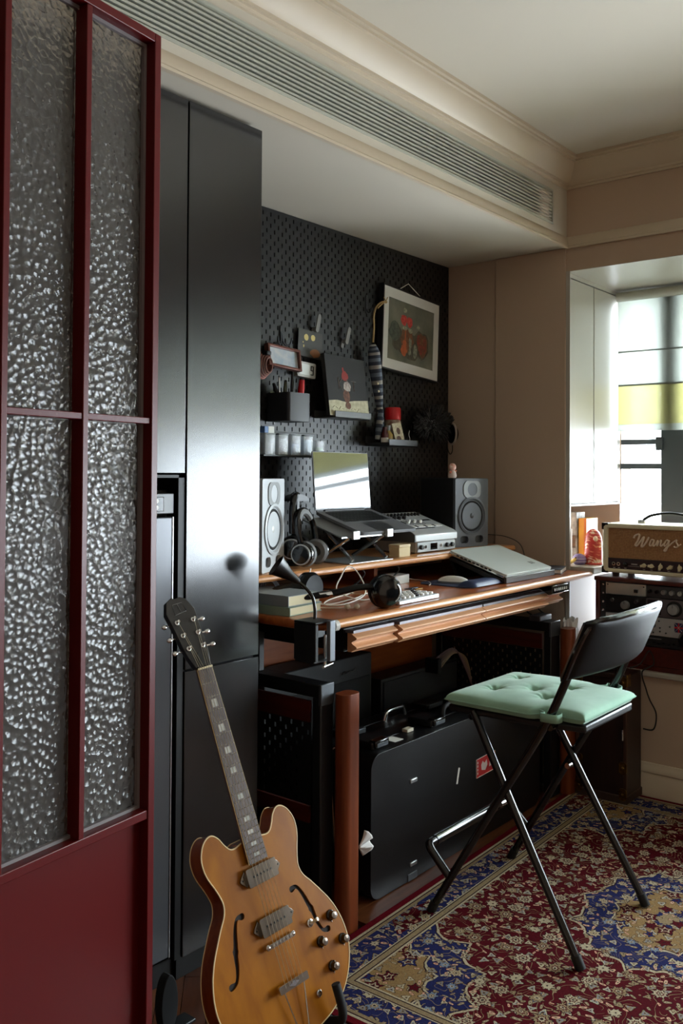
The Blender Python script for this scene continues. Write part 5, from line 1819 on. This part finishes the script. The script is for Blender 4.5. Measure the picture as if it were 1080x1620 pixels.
for y in (-.075,):
    part('brass_corner', B(-.0955, -.060, -.1055, -.1015, .44, .486), BRASS, tr, bevel=.0015)
part('latch_bolt', MB().tube([(-.098, -.088, .24), (-.098, -.088, .28)], .004, 8), CHROME, tr)
# clutter on the trunk
TZ = .4945
pg_ = thing('power_plug', 'teal plug lying on the dark trunk behind the stool', 'plug', (3.36, 1.475, TZ + .006), (0, 0, math.radians(-30)))
part('body', MB().prism(rrect(.024, .075, .008, 4), 0, .016), M('teal_plug', (132, 164, 160), .45), pg_, bevel=.003)
part('pin', MB().tube([(0, .037, .008), (0, .052, .008)], .003, 6), CHROME, pg_)
mess = MB()
rd = random.Random(11)
for k in range(4):
    pts = [(3.415 + rd.uniform(-.05, .05), 1.425 + rd.uniform(-.06, .06), TZ + .004 + .008 * rd.random() + .004 * k) for i in range(7)]
    mess.tube(spline(pts, 6), .0032, 6)
tag(mesh_obj('cable_tangle', mess, BLACKR), 'tangle of thin black cables lying on the dark trunk', 'cable')
tag(mesh_obj('wall_cable', MB().tube(spline([(3.44, 1.36, .503), (3.46, 1.325, .52), (3.485, 1.30, .57), (3.492, 1.285, .52), (3.470, 1.322, .488), (3.480, 1.31, .42), (3.490, 1.30, .38), (3.490, 1.275, .33), (3.490, 1.285, .27), (3.488, 1.325, .265)], 8), .0028, 6), BLACKR), 'black power cord looping down the cream wall beside the trunk', 'cable')
# power strip and white bag on the right leg frame
ps = thing('power_strip', 'small dark power strip on the right leg frame below the desk', 'power strip', (3.225, 1.63, .6768))
part('body', B(0, .10, 0, .05, 0, .022), M('power_strip_grey', (64, 60, 62), .5), ps, bevel=.004)
part('cord', MB().tube(spline([(.05, .05, .012), (.06, .09, .03), (.085, .085, .075), (.11, .06, .03), (.13, .03, .005)], 8), .003, 6), BLACKR, ps)
bgb = thing('paper_bag', 'crumpled white paper bag tucked between the right leg frame and the trunk', 'bag', (3.400, 1.588, .4965))
def bag(u, v):
    a = 2 * PI * u
    r = (1 + .16 * math.sin(5 * a + 7 * v) + .1 * math.sin(11 * a - 5 * v)) * (1 - .25 * v)
    return (.050 * r * math.cos(a), .030 * r * math.sin(a), .175 * v + .008 * math.sin(4 * a) * v)
bm_ = MB()
bm_.grid(bag, 28, 12)
o = part('paper', bm_, M('white_crumpled_paper', (226, 226, 224), .8), bgb, fix=False)
part('bottom', MB().prism([(.045 * math.cos(2 * PI * i / 20), .026 * math.sin(2 * PI * i / 20)) for i in range(20)], 0.0, .003), PAPER, bgb)

# ---------------------------------------------------------------- rack of audio gear in the bay
# local frame: x to the viewer's right (towards the camera side of the room), y into the bay, z up
QR = (0, 0, -PI / 2)
rk = thing('rack_cabinet', 'mahogany rack cabinet of audio gear standing on the bay seat', 'cabinet', (3.510, 1.530, ZSEAT), QR)
RW, RH, RD = .56, .352, .42
part('side', B(0, .018, 0, RD, .0005, RH - .018), WOODM, rk, bevel=.003)
part('side', B(RW - .018, RW, 0, RD, .0005, RH - .018), WOODM, rk, bevel=.003)
part('top', B(-.004, RW + .004, -.006, RD, RH - .018, RH), WOODM, rk, bevel=.005)
part('bottom', B(.018, RW - .018, 0, RD, .0005, .018), WOODM, rk)
part('kick_panel', B(.018, RW - .018, .004, .02, .018, .092), WOODM, rk, bevel=.002, label='plain mahogany lower panel')
part('back', B(.018, RW - .018, RD - .01, RD, .018, RH - .018), NICHE, rk)
for x in (.020, RW - .044):
    rr = part('rack_rail', B(x, x + .022, .006, .012, .092, RH - .020), M('rack_rail_black', (30, 28, 28), .4), rk)
    for k in range(7):
        part('rack_screw', MB().lathe([(.0052, 0), (.004, .002), (0, .0028)], 12, (x + .011, .006, .115 + k * .034), '-y'), CHROME, rr)
def unit(name, label, x0, x1, z0, z1, mat, cat='electronics'):
    t = thing(name, label, cat, (3.510, 1.530, ZSEAT), QR)
    part('chassis', B(x0 + .003, x1 - .003, .012, .30, z0 + .003, z1 - .001), BLACKM, t)
    part('front_panel', B(x0, x1, .002, .010, z0, z1 - .001), mat, t, bevel=.0012)
    return t
MIRR = M('polished_steel_panel', (214, 222, 220), .22, metal=.75)
DGP = M('rack_dark_panel', (52, 48, 50), .38)
def knob(t, x, z, r, mat=ALU, dep=.016, ring=None):
    if ring:
        part('knob_ring', MB().lathe([(r * 1.45, 0), (r * 1.4, .003), (r, .003)], 26, (x, .002, z), '-y'), ring, t)
    kb_ = part('knob', MB().lathe([(r, 0), (r * .96, dep * .9), (r * .88, dep), (0, dep)], 26, (x, .002, z), '-y'), mat, t)
    part('knob_mark', B(x - .0008, x + .0008, .002 - dep - .0006, .002 - dep, z + r * .3, z + r * .85), BLACKP, kb_)
def led(t, x, z, r=.003, mat=None):
    part('socket', MB().lathe([(r, 0), (r, .002), (r * .5, .002), (r * .5, 0)], 10, (x, .002, z), '-y'), mat or BLACKP, t)
u1 = unit('rack_unit', 'polished steel rack unit mirroring the room, top left of the rack', .043, .207, .285, .332, MIRR)
for x in (.052, .198):
    part('panel_screw', MB().lathe([(.003, 0), (0, .0015)], 8, (x, .002, .322), '-y'), BLACKP, u1)
part('power_switch', B(.16, .176, -.002, .002, .298, .31), BLACKP, u1)
u2 = unit('rack_unit', 'dark rack unit with four small silver knobs, top right of the rack', .209, .516, .285, .332, DGP)
for k, x in enumerate((.225, .252, .279, .310, .342)):
    knob(u2, x, .309, .0095 if k > 1 else .007, ALU if k > 1 else BLACKS)
for k in range(8):
    led(u2, .37 + k * .016, .309)
u3 = unit('rack_unit', 'black rack unit with two silver knobs behind the stool backrest', .043, .207, .212, .283, M('rack_black_panel', (20, 20, 21), .35))
knob(u3, .074, .262, .0085, CHROME, .012)
knob(u3, .126, .246, .0165, ALU, .018)
knob(u3, .170, .262, .0085, CHROME, .012)
u4 = unit('rack_unit', 'brownish grey rack unit with one large silver dial', .209, .516, .212, .283, M('rack_taupe_panel', (92, 82, 84), .4))
part('dark_window', B(.214, .266, -.0002, .002, .220, .276), M('rack_window_dark', (48, 40, 44), .15), u4)
knob(u4, .317, .247, .021, ALU, .022, BLACKP)
knob(u4, .42, .247, .021, ALU, .022, BLACKP)
u5 = unit('rack_unit', 'silver rack unit with small black switches above the mahogany panel', .043, .516, .138, .210, M('rack_silver_panel', (186, 184, 182), .35, metal=.35))
knob(u5, .236, .178, .010, STEELG, .014)
for (x, z) in ((.258, .196), (.262, .170), (.262, .156), (.236, .150), (.300, .178), (.285, .152)):
    led(u5, x, z, .0032)
fl_ag = part('flag_sticker', B(.318, .350, .0008, .002, .160, .196), M('flag_blue', (40, 48, 92), .5), u5, label='red white and blue flag sticker')
fm_ = MB()
for (a, b) in (((.318, .196), (.350, .160)), ((.318, .160), (.350, .196))):
    fm_.tube([(a[0], .0004, a[1]), (b[0], .0004, b[1])], .0024, 4, flat=.3)
part('flag_saltire', fm_, PAPER, fl_ag)
fm_ = MB()
fm_.box(.318, .350, -.0002, .0008, .1755, .1805).box(.3315, .3365, -.0002, .0008, .160, .196)
part('flag_cross', fm_, REDP, fl_ag)
for x in (.40, .45):
    knob(u5, x, .175, .012, BLACKP, .014)
u6 = unit('rack_unit', 'thin black rack unit with a row of tiny pale marks, lowest in the rack', .043, .516, .094, .136, M('rack_black_panel_b', (22, 21, 22), .4))
for k in range(16):
    part('socket', MB().lathe([(.0055, 0), (.0055, .002), (.003, .002), (.003, 0)], 10, (.062 + k * .0195, .002, .108 + .004 * (k % 2)), '-y'), M('socket_grey_%d' % k, (90, 88, 88), .5) if k < 2 else BLACKP, u6)
mk_ = MB()
for k in range(9):
    mk_.box(.215 + k * .006, .219 + k * .006, .0012, .0020, .125, .128)
part('panel_marks', mk_, M('panel_mark_grey', (150, 148, 146), .5), u6)
hr = thing('headphones', 'black headphones leaning on the silver rack unit at the picture edge', 'headphones', (3.470, 1.165, ZSEAT + .150), (0, 0, -PI / 2))
part('ear_cup', MB().lathe([(0, .030), (.030, .028), (.042, .012), (.043, 0)], 26, (.02, .02, -.012), '-y'), BLACKS, hr)
part('ear_pad', MB().lathe([(.042, 0), (.043, -.012), (.03, -.016)], 26, (.02, .02, -.012), '-y'), LEATHER, hr)
part('headband', MB().tube(spline([(.02, .01, .030), (.05, .0, .06), (.10, .0, .05), (.14, .01, .0)], 6), .009, 8), BLACKS, hr)

# ---------------------------------------------------------------- cream amplifier head
ZA = ZSEAT + RH
am = thing('amplifier_head', 'cream guitar amplifier head with tan woven grille on top of the rack', 'amplifier', (3.530, 1.509, ZA), QR)
TOL = M('cream_tolex', (222, 212, 180), .5, bump=(380, .4, .0012))
AW, AH, AD, FZ = .56, .197, .235, .016
sh_ = MB()
sh_.prism([(0, FZ), (AW, FZ), (AW, FZ + AH), (0, FZ + AH)], 0, AD, 'xz', [[(.022, FZ + .016), (.022, FZ + AH - .018), (AW - .022, FZ + AH - .018), (AW - .022, FZ + .016)]])
part('shell', sh_, TOL, am, bevel=.006, seg=3)
GRL = bpy.data.materials.new('tan_woven_grille')
GRL.use_nodes = True
_n = GRL.node_tree
_b = _n.nodes['Principled BSDF']
_b.inputs['Roughness'].default_value = .8
_tc2 = _n.nodes.new('ShaderNodeTexCoord')
_ck = _n.nodes.new('ShaderNodeTexVoronoi')
_ck.inputs['Scale'].default_value = 165
_ck.inputs['Randomness'].default_value = 0.12
_rp2 = _n.nodes.new('ShaderNodeValToRGB')
_rp2.color_ramp.elements[0].color = rgb(206, 162, 112)
_rp2.color_ramp.elements[1].color = rgb(120, 74, 42)
_rp2.color_ramp.elements[0].position = .25
_rp2.color_ramp.elements[1].position = .75
_n.links.new(_tc2.outputs['Object'], _ck.inputs['Vector'])
_n.links.new(_ck.outputs['Distance'], _rp2.inputs[0])
_rp2.inputs  # colour only
_n.links.new(_rp2.outputs[0], _b.inputs['Base Color'])
part('grille', B(.022, AW - .022, .010, .014, FZ + .058, FZ + AH - .018), GRL, am, label='tan woven grille cloth')
part('inner_box', B(.022, AW - .022, .016, AD - .012, FZ + .016, FZ + AH - .018), BLACKM, am)
part('control_panel', B(.022, AW - .022, .006, .014, FZ + .016, FZ + .057), M('dark_plum_panel', (44, 26, 34), .25), am, bevel=.001)
part('panel_piping', MB().tube([(.022, .008, FZ + .0575), (AW - .022, .008, FZ + .0575)], .0016, 6), BLACKM, am)
for x in (.046, .066):
    rg = part('input_jack', MB().lathe([(.0075, 0), (.0075, .003), (.004, .003), (.004, 0)], 16, (x, .006, FZ + .036), '-y'), CHROME, am)
part('rotary_switch', MB().lathe([(.0095, 0), (.0085, .008), (0, .009)], 18, (.094, .006, FZ + .036), '-y'), BLACKS, am)
mkp = MB()
for k in range(7):
    mkp.box(.118 + k * .0036, .1206 + k * .0036, .0052, .0060, FZ + .036, FZ + .0405)
mkp.box(.105, .150, .0054, .0060, FZ + .0295, FZ + .0305)
for x in (.043, .063, .089, .165, .195, .225, .262, .30):
    mkp.box(x, x + .009, .0054, .0060, FZ + .0195, FZ + .0215)
part('panel_print', mkp, M('panel_print_grey', (178, 170, 166), .5), am)
for k, (x, rot_) in enumerate(((.170, 80), (.200, 95), (.236, 10), (.274, 60), (.310, 0), (.345, 30), (.385, 60), (.42, 0), (.46, 40))):
    a = math.radians(rot_)
    ck = MB()
    ck.T = Matrix.Translation((x, .006, FZ + .036)) @ Matrix.Rotation(a, 4, 'Y')
    ck.lathe([(.0085, 0), (.0078, .006), (.0078, .009), (0, .010)], 18, (0, 0, 0), '-y')
    ck.prism([(-.0045, -.012), (.0045, -.012), (.0052, .004), (0, .0155), (-.0052, .004)], -.014, -.008, 'xz')
    part('chicken_head_knob', ck, IVORY, am, bevel=.0008)
corner = M('brown_corner', (50, 34, 28), .35)
for sx in (0, 1):
    for sz in (0, 1):
        x = 0 if sx == 0 else AW
        z = FZ if sz == 0 else FZ + AH
        dx, dz = (1 if sx == 0 else -1), (1 if sz == 0 else -1)
        cnr = MB()
        cnr.box(min(x - dx * .002, x + dx * .024), max(x - dx * .002, x + dx * .024), -.0025, .028, min(z - dz * .002, z + dz * .006), max(z - dz * .002, z + dz * .006))
        cnr.box(min(x - dx * .002, x + dx * .006), max(x - dx * .002, x + dx * .006), -.0025, .028, min(z, z + dz * .024), max(z, z + dz * .024))
        cnr.prism([(x - dx * .002, z - dz * .002), (x + dx * .022, z - dz * .002), (x + dx * .010, z + dz * .010), (x - dx * .002, z + dz * .022)], -.0025, .001, 'xz')
        part('corner_cap', cnr, corner, am, bevel=.001)
for x in (.045, AW - .045):
    for y in (.03, AD - .04):
        part('foot', MB().lathe([(.013, 0.0002), (.015, FZ)], 16, (x, y, 0)), M('amp_foot', (54, 30, 24), .6), am)
ah = spline([(.125, .11, FZ + AH + .006), (.132, .11, FZ + AH + .016), (.165, .11, FZ + AH + .034), (.235, .11, FZ + AH + .044), (.305, .11, FZ + AH + .034), (.338, .11, FZ + AH + .016), (.345, .11, FZ + AH + .006)], 6)
hd_ = part('handle', MB().tube(ah, .0085, 10, flat=.7), LEATHER, am)
for x in (.122, .348):
    part('handle_cap', B(x - .016, x + .016, .098, .122, FZ + AH - .001, FZ + AH + .014), CHROME, hd_, bevel=.004)
# script lettering in raised strokes
LT = M('script_letter_cream', (240, 222, 200), .4)
S_ = {'W': [[(478, 552), (488, 525), (520, 508), (548, 512), (530, 575), (497, 630), (515, 645), (560, 590), (602, 538), (585, 600), (572, 650), (592, 652), (632, 600), (664, 540)]],
      'a': [[(728, 580), (700, 570), (680, 600), (672, 638), (690, 645), (712, 615), (729, 576), (716, 630), (725, 648), (752, 622)]],
      'n': [[(752, 622), (772, 578), (764, 648), (790, 595), (812, 578), (812, 600), (803, 636), (815, 648), (842, 620)]],
      'g': [[(908, 588), (882, 576), (857, 605), (850, 640), (866, 648), (890, 615), (910, 580), (892, 650), (868, 706), (850, 700), (870, 672), (908, 645), (942, 612)]],
      's': [[(942, 612), (985, 582), (998, 578), (994, 600), (1012, 636), (1000, 662), (976, 660), (968, 646)], [(1008, 656), (1048, 624)]]}
for ch_, sts in S_.items():
    for stp in sts:
        pts = []
        for (a, b) in stp:
            px_, py_ = 940 + a / 7.714, 780 + b / 7.714
            lx = .126 + (px_ - 1001) * .00249
            wz = 1.002 - (py_ - 850) * .0025 + (px_ - 1001) * .00012
            pts.append((lx, .0075, wz - ZA))
        part('script_letter', MB().tube(spline(pts, 5), .0070 if ch_ == 'W' else .0060, 8, flat=.5), LT, am)

# ---------------------------------------------------------------- things in the niche of the fitted cupboard
NZ = .8725
nd = thing('nesting_doll', 'red and white flowered doll shaped container in the niche', 'container', (3.642, 1.596, NZ))
dollm = bpy.data.materials.new('flowered_enamel')
dollm.use_nodes = True
_n = dollm.node_tree
_b = _n.nodes['Principled BSDF']
_b.inputs['Roughness'].default_value = .35
_tc3 = _n.nodes.new('ShaderNodeTexCoord')
_v3 = _n.nodes.new('ShaderNodeTexVoronoi')
_v3.inputs['Scale'].default_value = 34
_w3 = _n.nodes.new('ShaderNodeTexWave')
_w3.wave_type = 'RINGS'
_w3.inputs['Scale'].default_value = 26
_w3.inputs['Distortion'].default_value = 9
_r3 = _n.nodes.new('ShaderNodeValToRGB')
_cr = _r3.color_ramp
_cr.elements[0].color = rgb(236, 214, 196)
_cr.elements[0].position = .42
_cr.elements[1].color = rgb(176, 44, 40)
_cr.elements[1].position = .74
_q = _cr.elements.new(.56)
_q.color = rgb(226, 150, 110)
_mx3 = _n.nodes.new('ShaderNodeMath')
_mx3.operation = 'MULTIPLY_ADD'
_mx3.inputs[1].default_value = .35
_n.links.new(_tc3.outputs['Object'], _v3.inputs['Vector'])
_n.links.new(_tc3.outputs['Object'], _w3.inputs['Vector'])
_n.links.new(_w3.outputs['Fac'], _mx3.inputs[0])
_n.links.new(_v3.outputs['Distance'], _mx3.inputs[2])
_n.links.new(_mx3.outputs[0], _r3.inputs[0])
_n.links.new(_r3.outputs[0], _b.inputs['Base Color'])
part('body', MB().lathe([(.034, 0), (.0365, .004), (.037, .05), (.036, .09), (.033, .115), (.025, .135), (.013, .146), (0, .149)], 28), dollm, nd)
fcm = part('face', MB().sphere((-.022, -.018, .108), (.011, .011, .013), 12, 8), M('doll_face', (236, 208, 180), .4), nd)
part('base_ring', MB().lathe([(.0372, .001), (.0378, .004), (.0372, .008)], 28), M('doll_ring_red', (190, 60, 52), .4), nd)
yb = thing('slipcase', 'yellow and orange boxed book standing in the niche behind the doll', 'book', (3.815, 1.742, NZ), (0, 0, -PI / 2))
part('case', B(0, .038, 0, .12, 0, .182), M('yellow_slipcase', (226, 168, 36), .4, noise=((206, 120, 30), 12, 1.)), yb, bevel=.001)
part('spine', B(.026, .0385, -.0008, .0, .001, .181), M('orange_spine', (206, 112, 36), .4), yb)
gb_ = thing('picture_book', 'tall grey picture book standing at the left of the niche', 'book', (3.800, 1.792, NZ), (0, 0, -PI / 2 + .05))
part('cover', B(0, .046, 0, .10, 0, .208), M('grey_book_cover', (190, 188, 182), .6, noise=((104, 98, 92), 26, 1.)), gb_, bevel=.001)
part('printed_band', B(.004, .042, -.0006, 0, .050, .106), M('brown_band', (126, 92, 66), .6, noise=((70, 60, 50), 50, 1.)), gb_)
gk = thing('book', 'dark slim book leaning in front of the grey picture book', 'book', (3.725, 1.758, NZ), (0, 0, -PI / 2 + .1))
part('cover', B(0, .022, 0, .012, 0, .140), M('dark_slim_cover', (96, 94, 92), .6, noise=((150, 150, 146), 40, 1.)), gk, bevel=.001)
part('pages', B(.0015, .0225, .002, .010, .002, .1385), PAPER, gk)
pu = thing('tea_bowl', 'small purple striped bowl between the doll and the yellow toy', 'bowl', (3.600, 1.640, NZ))
part('bowl', MB().lathe([(.020, 0), (.026, .006), (.029, .018), (.027, .030), (.018, .040), (.008, .044), (0, .045)], 24), M('purple_ceramic', (148, 130, 176), .35, noise=((110, 92, 142), 40, 1.)), pu)
for z in (.012, .024):
    part('stripe', MB().lathe([(.0282, z - .0012), (.0296, z), (.0282, z + .0012)], 24), M('lilac_stripe_%d' % (z * 1000), (206, 196, 222), .4), pu)
ba = thing('banana_toy', 'small yellow curved toy lying at the front of the niche', 'toy', (3.560, 1.672, NZ + .012))
part('body', MB().tube(spline([(-.002, .02, .006), (.0, .012, -.004), (.0, -.006, -.004), (.002, -.024, .006), (.003, -.032, .016)], 6), [.004] + [.0075] * 22 + [.004] * 2, 10), M('banana_yellow', (226, 196, 110), .45), ba)
part('tip', MB().sphere((.003, -.033, .018), .004, 8, 6), M('banana_brown', (110, 84, 50), .6), ba)


# ---------------------------------------------------------------- Persian rug
class X:
    """small wrapper that writes arithmetic as shader math nodes"""
    nt = None

    def __init__(self, s):
        self.s = s

    @staticmethod
    def op(o, *a):
        n = X.nt.nodes.new('ShaderNodeMath')
        n.operation = o
        for i, v in enumerate(a):
            if isinstance(v, X):
                X.nt.links.new(v.s, n.inputs[i])
            else:
                n.inputs[i].default_value = v
        return X(n.outputs[0])

    def __add__(self, b): return X.op('ADD', self, b)
    def __radd__(self, b): return X.op('ADD', b, self)
    def __sub__(self, b): return X.op('SUBTRACT', self, b)
    def __rsub__(self, b): return X.op('SUBTRACT', b, self)
    def __mul__(self, b): return X.op('MULTIPLY', self, b)
    def __rmul__(self, b): return X.op('MULTIPLY', b, self)
    def __truediv__(self, b): return X.op('DIVIDE', self, b)
    def lt(self, b): return X.op('LESS_THAN', self, b)
    def gt(self, b): return X.op('GREATER_THAN', self, b)


def xabs(a): return X.op('ABSOLUTE', a)
def xmin(a, b): return X.op('MINIMUM', a, b)
def xmax(a, b): return X.op('MAXIMUM', a, b)
def xsin(a): return X.op('SINE', a)
def xcos(a): return X.op('COSINE', a)
def xsqrt(a): return X.op('SQRT', a)
def xatan(a, b): return X.op('ARCTAN2', a, b)


def rug_material():
    m = bpy.data.materials.new('persian_rug_pile')
    m.use_nodes = True
    nt = m.node_tree
    X.nt = nt
    b = nt.nodes['Principled BSDF']
    b.inputs['Roughness'].default_value = 0.92
    inp(b, 'Specular IOR Level', 0.04)
    tc = nt.nodes.new('ShaderNodeTexCoord')
    # drawn lines wander a little, as in weaving
    nz = nt.nodes.new('ShaderNodeTexNoise')
    nz.inputs['Scale'].default_value = 22
    nz.inputs['Detail'].default_value = 2
    nt.links.new(tc.outputs['Object'], nz.inputs['Vector'])
    wv = nt.nodes.new('ShaderNodeVectorMath')
    wv.operation = 'MULTIPLY_ADD'
    wv.inputs[1].default_value = (.022, .022, 0)
    nt.links.new(nz.outputs['Color'], wv.inputs[0])
    nt.links.new(tc.outputs['Object'], wv.inputs[2])
    sp = nt.nodes.new('ShaderNodeSeparateXYZ')
    nt.links.new(wv.outputs[0], sp.inputs[0])
    wu, wv_ = X(sp.outputs[0]) - .011, X(sp.outputs[1]) - .011
    sp0 = nt.nodes.new('ShaderNodeSeparateXYZ')
    nt.links.new(tc.outputs['Object'], sp0.inputs[0])
    u, v = X(sp0.outputs[0]), X(sp0.outputs[1])
    HX, HY = .93, .65
    e = xmin(HX - xabs(u), HY - xabs(v))
    ew = xmin(HX - xabs(wu), HY - xabs(wv_))

    def col(*c):
        n = nt.nodes.new('ShaderNodeRGB')
        n.outputs[0].default_value = rgb(*c)
        return n.outputs[0]

    def mix(f, a, c):
        n = nt.nodes.new('ShaderNodeMix')
        n.data_type = 'RGBA'
        nt.links.new(f.s, n.inputs[0])
        nt.links.new(a, n.inputs[6])
        nt.links.new(c, n.inputs[7])
        return n.outputs[2]

    RED_, BLUE, CREAM, GOLD, TAN, DARK, PINK, TEAL = (col(74, 8, 18), col(34, 37, 78), col(172, 158, 130), col(136, 108, 70), col(138, 118, 88), col(42, 20, 26), col(206, 150, 124), col(112, 124, 140))
    SELV = col(92, 10, 22)
    # ground zones
    bw = .150
    fu, fv = HX - bw, HY - bw
    inside = e.gt(bw)
    base = mix(e.gt(.022), SELV, CREAM)
    base = mix(e.gt(.030), base, DARK)
    base = mix(e.gt(.034), base, TAN)
    base = mix(e.gt(.044), base, BLUE)
    base = mix(e.gt(.120), base, CREAM)
    base = mix(e.gt(.1235), base, DARK)
    base = mix(e.gt(.127), base, TAN)
    base = mix(e.gt(.141), base, DARK)
    base = mix(e.gt(.1445), base, CREAM)
    base = mix(inside, base, RED_)
    # cartouches alternating along the border
    rep = xsin(wu * 19.0) * xsin(wv_ * 19.0)
    inbord = e.gt(.046) * e.lt(.118)
    cart = inbord * (xabs(ew - .082) - .012 - .030 * xabs(xsin((wu + wv_) * 11.0))).lt(0) * xsin((wu - wv_) * 11.0).gt(.55)
    base = mix(cart, base, RED_)
    # medallion
    ang = xatan(wv_ * 1.35, wu)
    r = xsqrt(wu * wu * 11.5 + wv_ * wv_ * 20.0)
    sc = r * (1.0 + .10 * xabs(xsin(ang * 6.0)) + .04 * xabs(xsin(ang * 12.0)))
    # corner pieces
    cu_, cv_ = fu - xabs(wu), fv - xabs(wv_)
    ca_ = xatan(cv_ * 1.2, cu_)
    cr = xsqrt(cu_ * cu_ * 8.5 + cv_ * cv_ * 13.0) * (1.0 + .16 * xabs(xsin(ca_ * 7.0)))

    def zones(base, d, k, msk):
        base = mix(d.lt(1.06 * k) * msk, base, CREAM)
        base = mix(d.lt(1.03 * k) * msk, base, DARK)
        base = mix(d.lt(1.015 * k) * msk, base, BLUE)
        base = mix(d.lt(.66 * k) * msk, base, CREAM)
        base = mix(d.lt(.635 * k) * msk, base, DARK)
        base = mix(d.lt(.62 * k) * msk, base, GOLD)
        return base
    base = zones(base, cr, 1.0, inside)
    base = zones(base, sc, 1.08, inside)
    base = mix(sc.lt(.20) * inside, base, BLUE)
    base = mix(sc.lt(.14) * inside, base, TAN)
    gold = xmax(cr.lt(.62), sc.lt(.67)) * inside
    blue = xmax(xmax(cr.lt(1.0), sc.lt(1.09)) * inside - gold, inbord)

    # vines
    n2 = nt.nodes.new('ShaderNodeTexNoise')
    n2.inputs['Scale'].default_value = 9
    n2.inputs['Detail'].default_value = 1.5
    nt.links.new(tc.outputs['Object'], n2.inputs['Vector'])
    nn = X(n2.outputs['Fac'])
    vine = (xabs(xsin(nn * 62.0)) - .14).lt(0) * e.gt(.046)
    vine = vine * (xsin(u * 47.0 + nn * 20.0) * xsin(v * 53.0 - nn * 17.0)).gt(-.25)
    ln = e.lt(.12) + inside
    base = mix(vine * xmin(ln, 1.0), base, TAN)

    # scattered flowers: each voronoi cell carries a rosette around its point
    def flowers(base, scale, rad, petals, lobes, colors, seed, msk, keep=1.0):
        mp = nt.nodes.new('ShaderNodeMapping')
        mp.inputs['Location'].default_value = (seed * 1.37, seed * 2.11, 0)
        nt.links.new(wv.outputs[0], mp.inputs[0])
        vo = nt.nodes.new('ShaderNodeTexVoronoi')
        vo.voronoi_dimensions = '2D'
        vo.inputs['Scale'].default_value = scale
        vo.inputs['Randomness'].default_value = .62
        nt.links.new(mp.outputs[0], vo.inputs['Vector'])
        sb_ = nt.nodes.new('ShaderNodeVectorMath')
        sb_.operation = 'SUBTRACT'
        nt.links.new(mp.outputs[0], sb_.inputs[0])
        nt.links.new(vo.outputs['Position'], sb_.inputs[1])
        s3 = nt.nodes.new('ShaderNodeSeparateXYZ')
        nt.links.new(sb_.outputs[0], s3.inputs[0])
        du, dv = X(s3.outputs[0]), X(s3.outputs[1])
        sc3 = nt.nodes.new('ShaderNodeSeparateColor')
        nt.links.new(vo.outputs['Color'], sc3.inputs[0])
        r1, r2, r3 = X(sc3.outputs[0]), X(sc3.outputs[1]), X(sc3.outputs[2])
        rr = xsqrt(du * du + dv * dv)
        th = xatan(dv, du) + r1 * 6.28
        shape = rad * (.72 + .42 * r2) * (1.0 + lobes * xcos(th * petals) + .12 * xcos(th * petals * 2.0))
        d = rr / shape
        k = r3.lt(keep) * msk
        out, c1, c2, c3 = colors
        f1 = d.lt(1.0) * k
        base = mix(d.lt(1.18) * k, base, out)
        base = mix(f1, base, c1)
        alt = mix(r1.gt(.55), c1, c2)
        base = mix(f1 * r1.gt(.0), base, alt)
        base = mix(d.lt(.62) * k * r2.gt(.35), base, c3)
        base = mix(d.lt(.40) * k, base, c1)
        base = mix(d.lt(.20) * k, base, out)
        return base
    one = xmin(e.gt(.044) * e.lt(.12) + inside, 1.0)
    red = xmax(inside - gold - blue, 0.0)
    base = flowers(base, 27, .0095, 3.0, .30, (DARK, TAN, CREAM, TEAL), 3.0, one, .80)
    base = flowers(base, 40, .0055, 2.0, .45, (DARK, TAN, PINK, CREAM), 5.0, one, .60)
    base = flowers(base, 13.0, .0175, 8.0, .16, (DARK, CREAM, TAN, RED_), 1.0, red, .85)
    base = flowers(base, 15.0, .014, 7.0, .18, (DARK, CREAM, TEAL, GOLD), 2.0, blue, .8)
    base = flowers(base, 17.0, .017, 5.0, .26, (DARK, RED_, BLUE, CREAM), 4.0, gold, .9)
    # knots: fine grain of the weave in value
    kn = nt.nodes.new('ShaderNodeTexNoise')
    kn.inputs['Scale'].default_value = 260
    nt.links.new(tc.outputs['Object'], kn.inputs['Vector'])
    kr_ = nt.nodes.new('ShaderNodeMapRange')
    kr_.inputs['From Min'].default_value = .3
    kr_.inputs['From Max'].default_value = .7
    kr_.inputs['To Min'].default_value = .72
    kr_.inputs['To Max'].default_value = 1.1
    nt.links.new(kn.outputs['Fac'], kr_.inputs['Value'])
    ml = nt.nodes.new('ShaderNodeMix')
    ml.data_type = 'RGBA'
    ml.blend_type = 'MULTIPLY'
    ml.inputs[0].default_value = 1.0
    nt.links.new(base, ml.inputs[6])
    nt.links.new(kr_.outputs[0], ml.inputs[7])
    nt.links.new(ml.outputs[2], b.inputs['Base Color'])
    bp = nt.nodes.new('ShaderNodeBump')
    bp.inputs['Strength'].default_value = .5
    bp.inputs['Distance'].default_value = .002
    nt.links.new(kn.outputs['Fac'], bp.inputs['Height'])
    nt.links.new(bp.outputs[0], b.inputs['Normal'])
    return m


rug = thing('rug', 'red and blue Persian rug with cream flowers under the stool', 'rug', (2.562, .898, 0.0), (0, 0, math.radians(1.5)))
part('pile', MB().prism(rrect(1.86, 1.30, .006, 2), 0.0003, .0105), rug_material(), rug, bevel=.003)
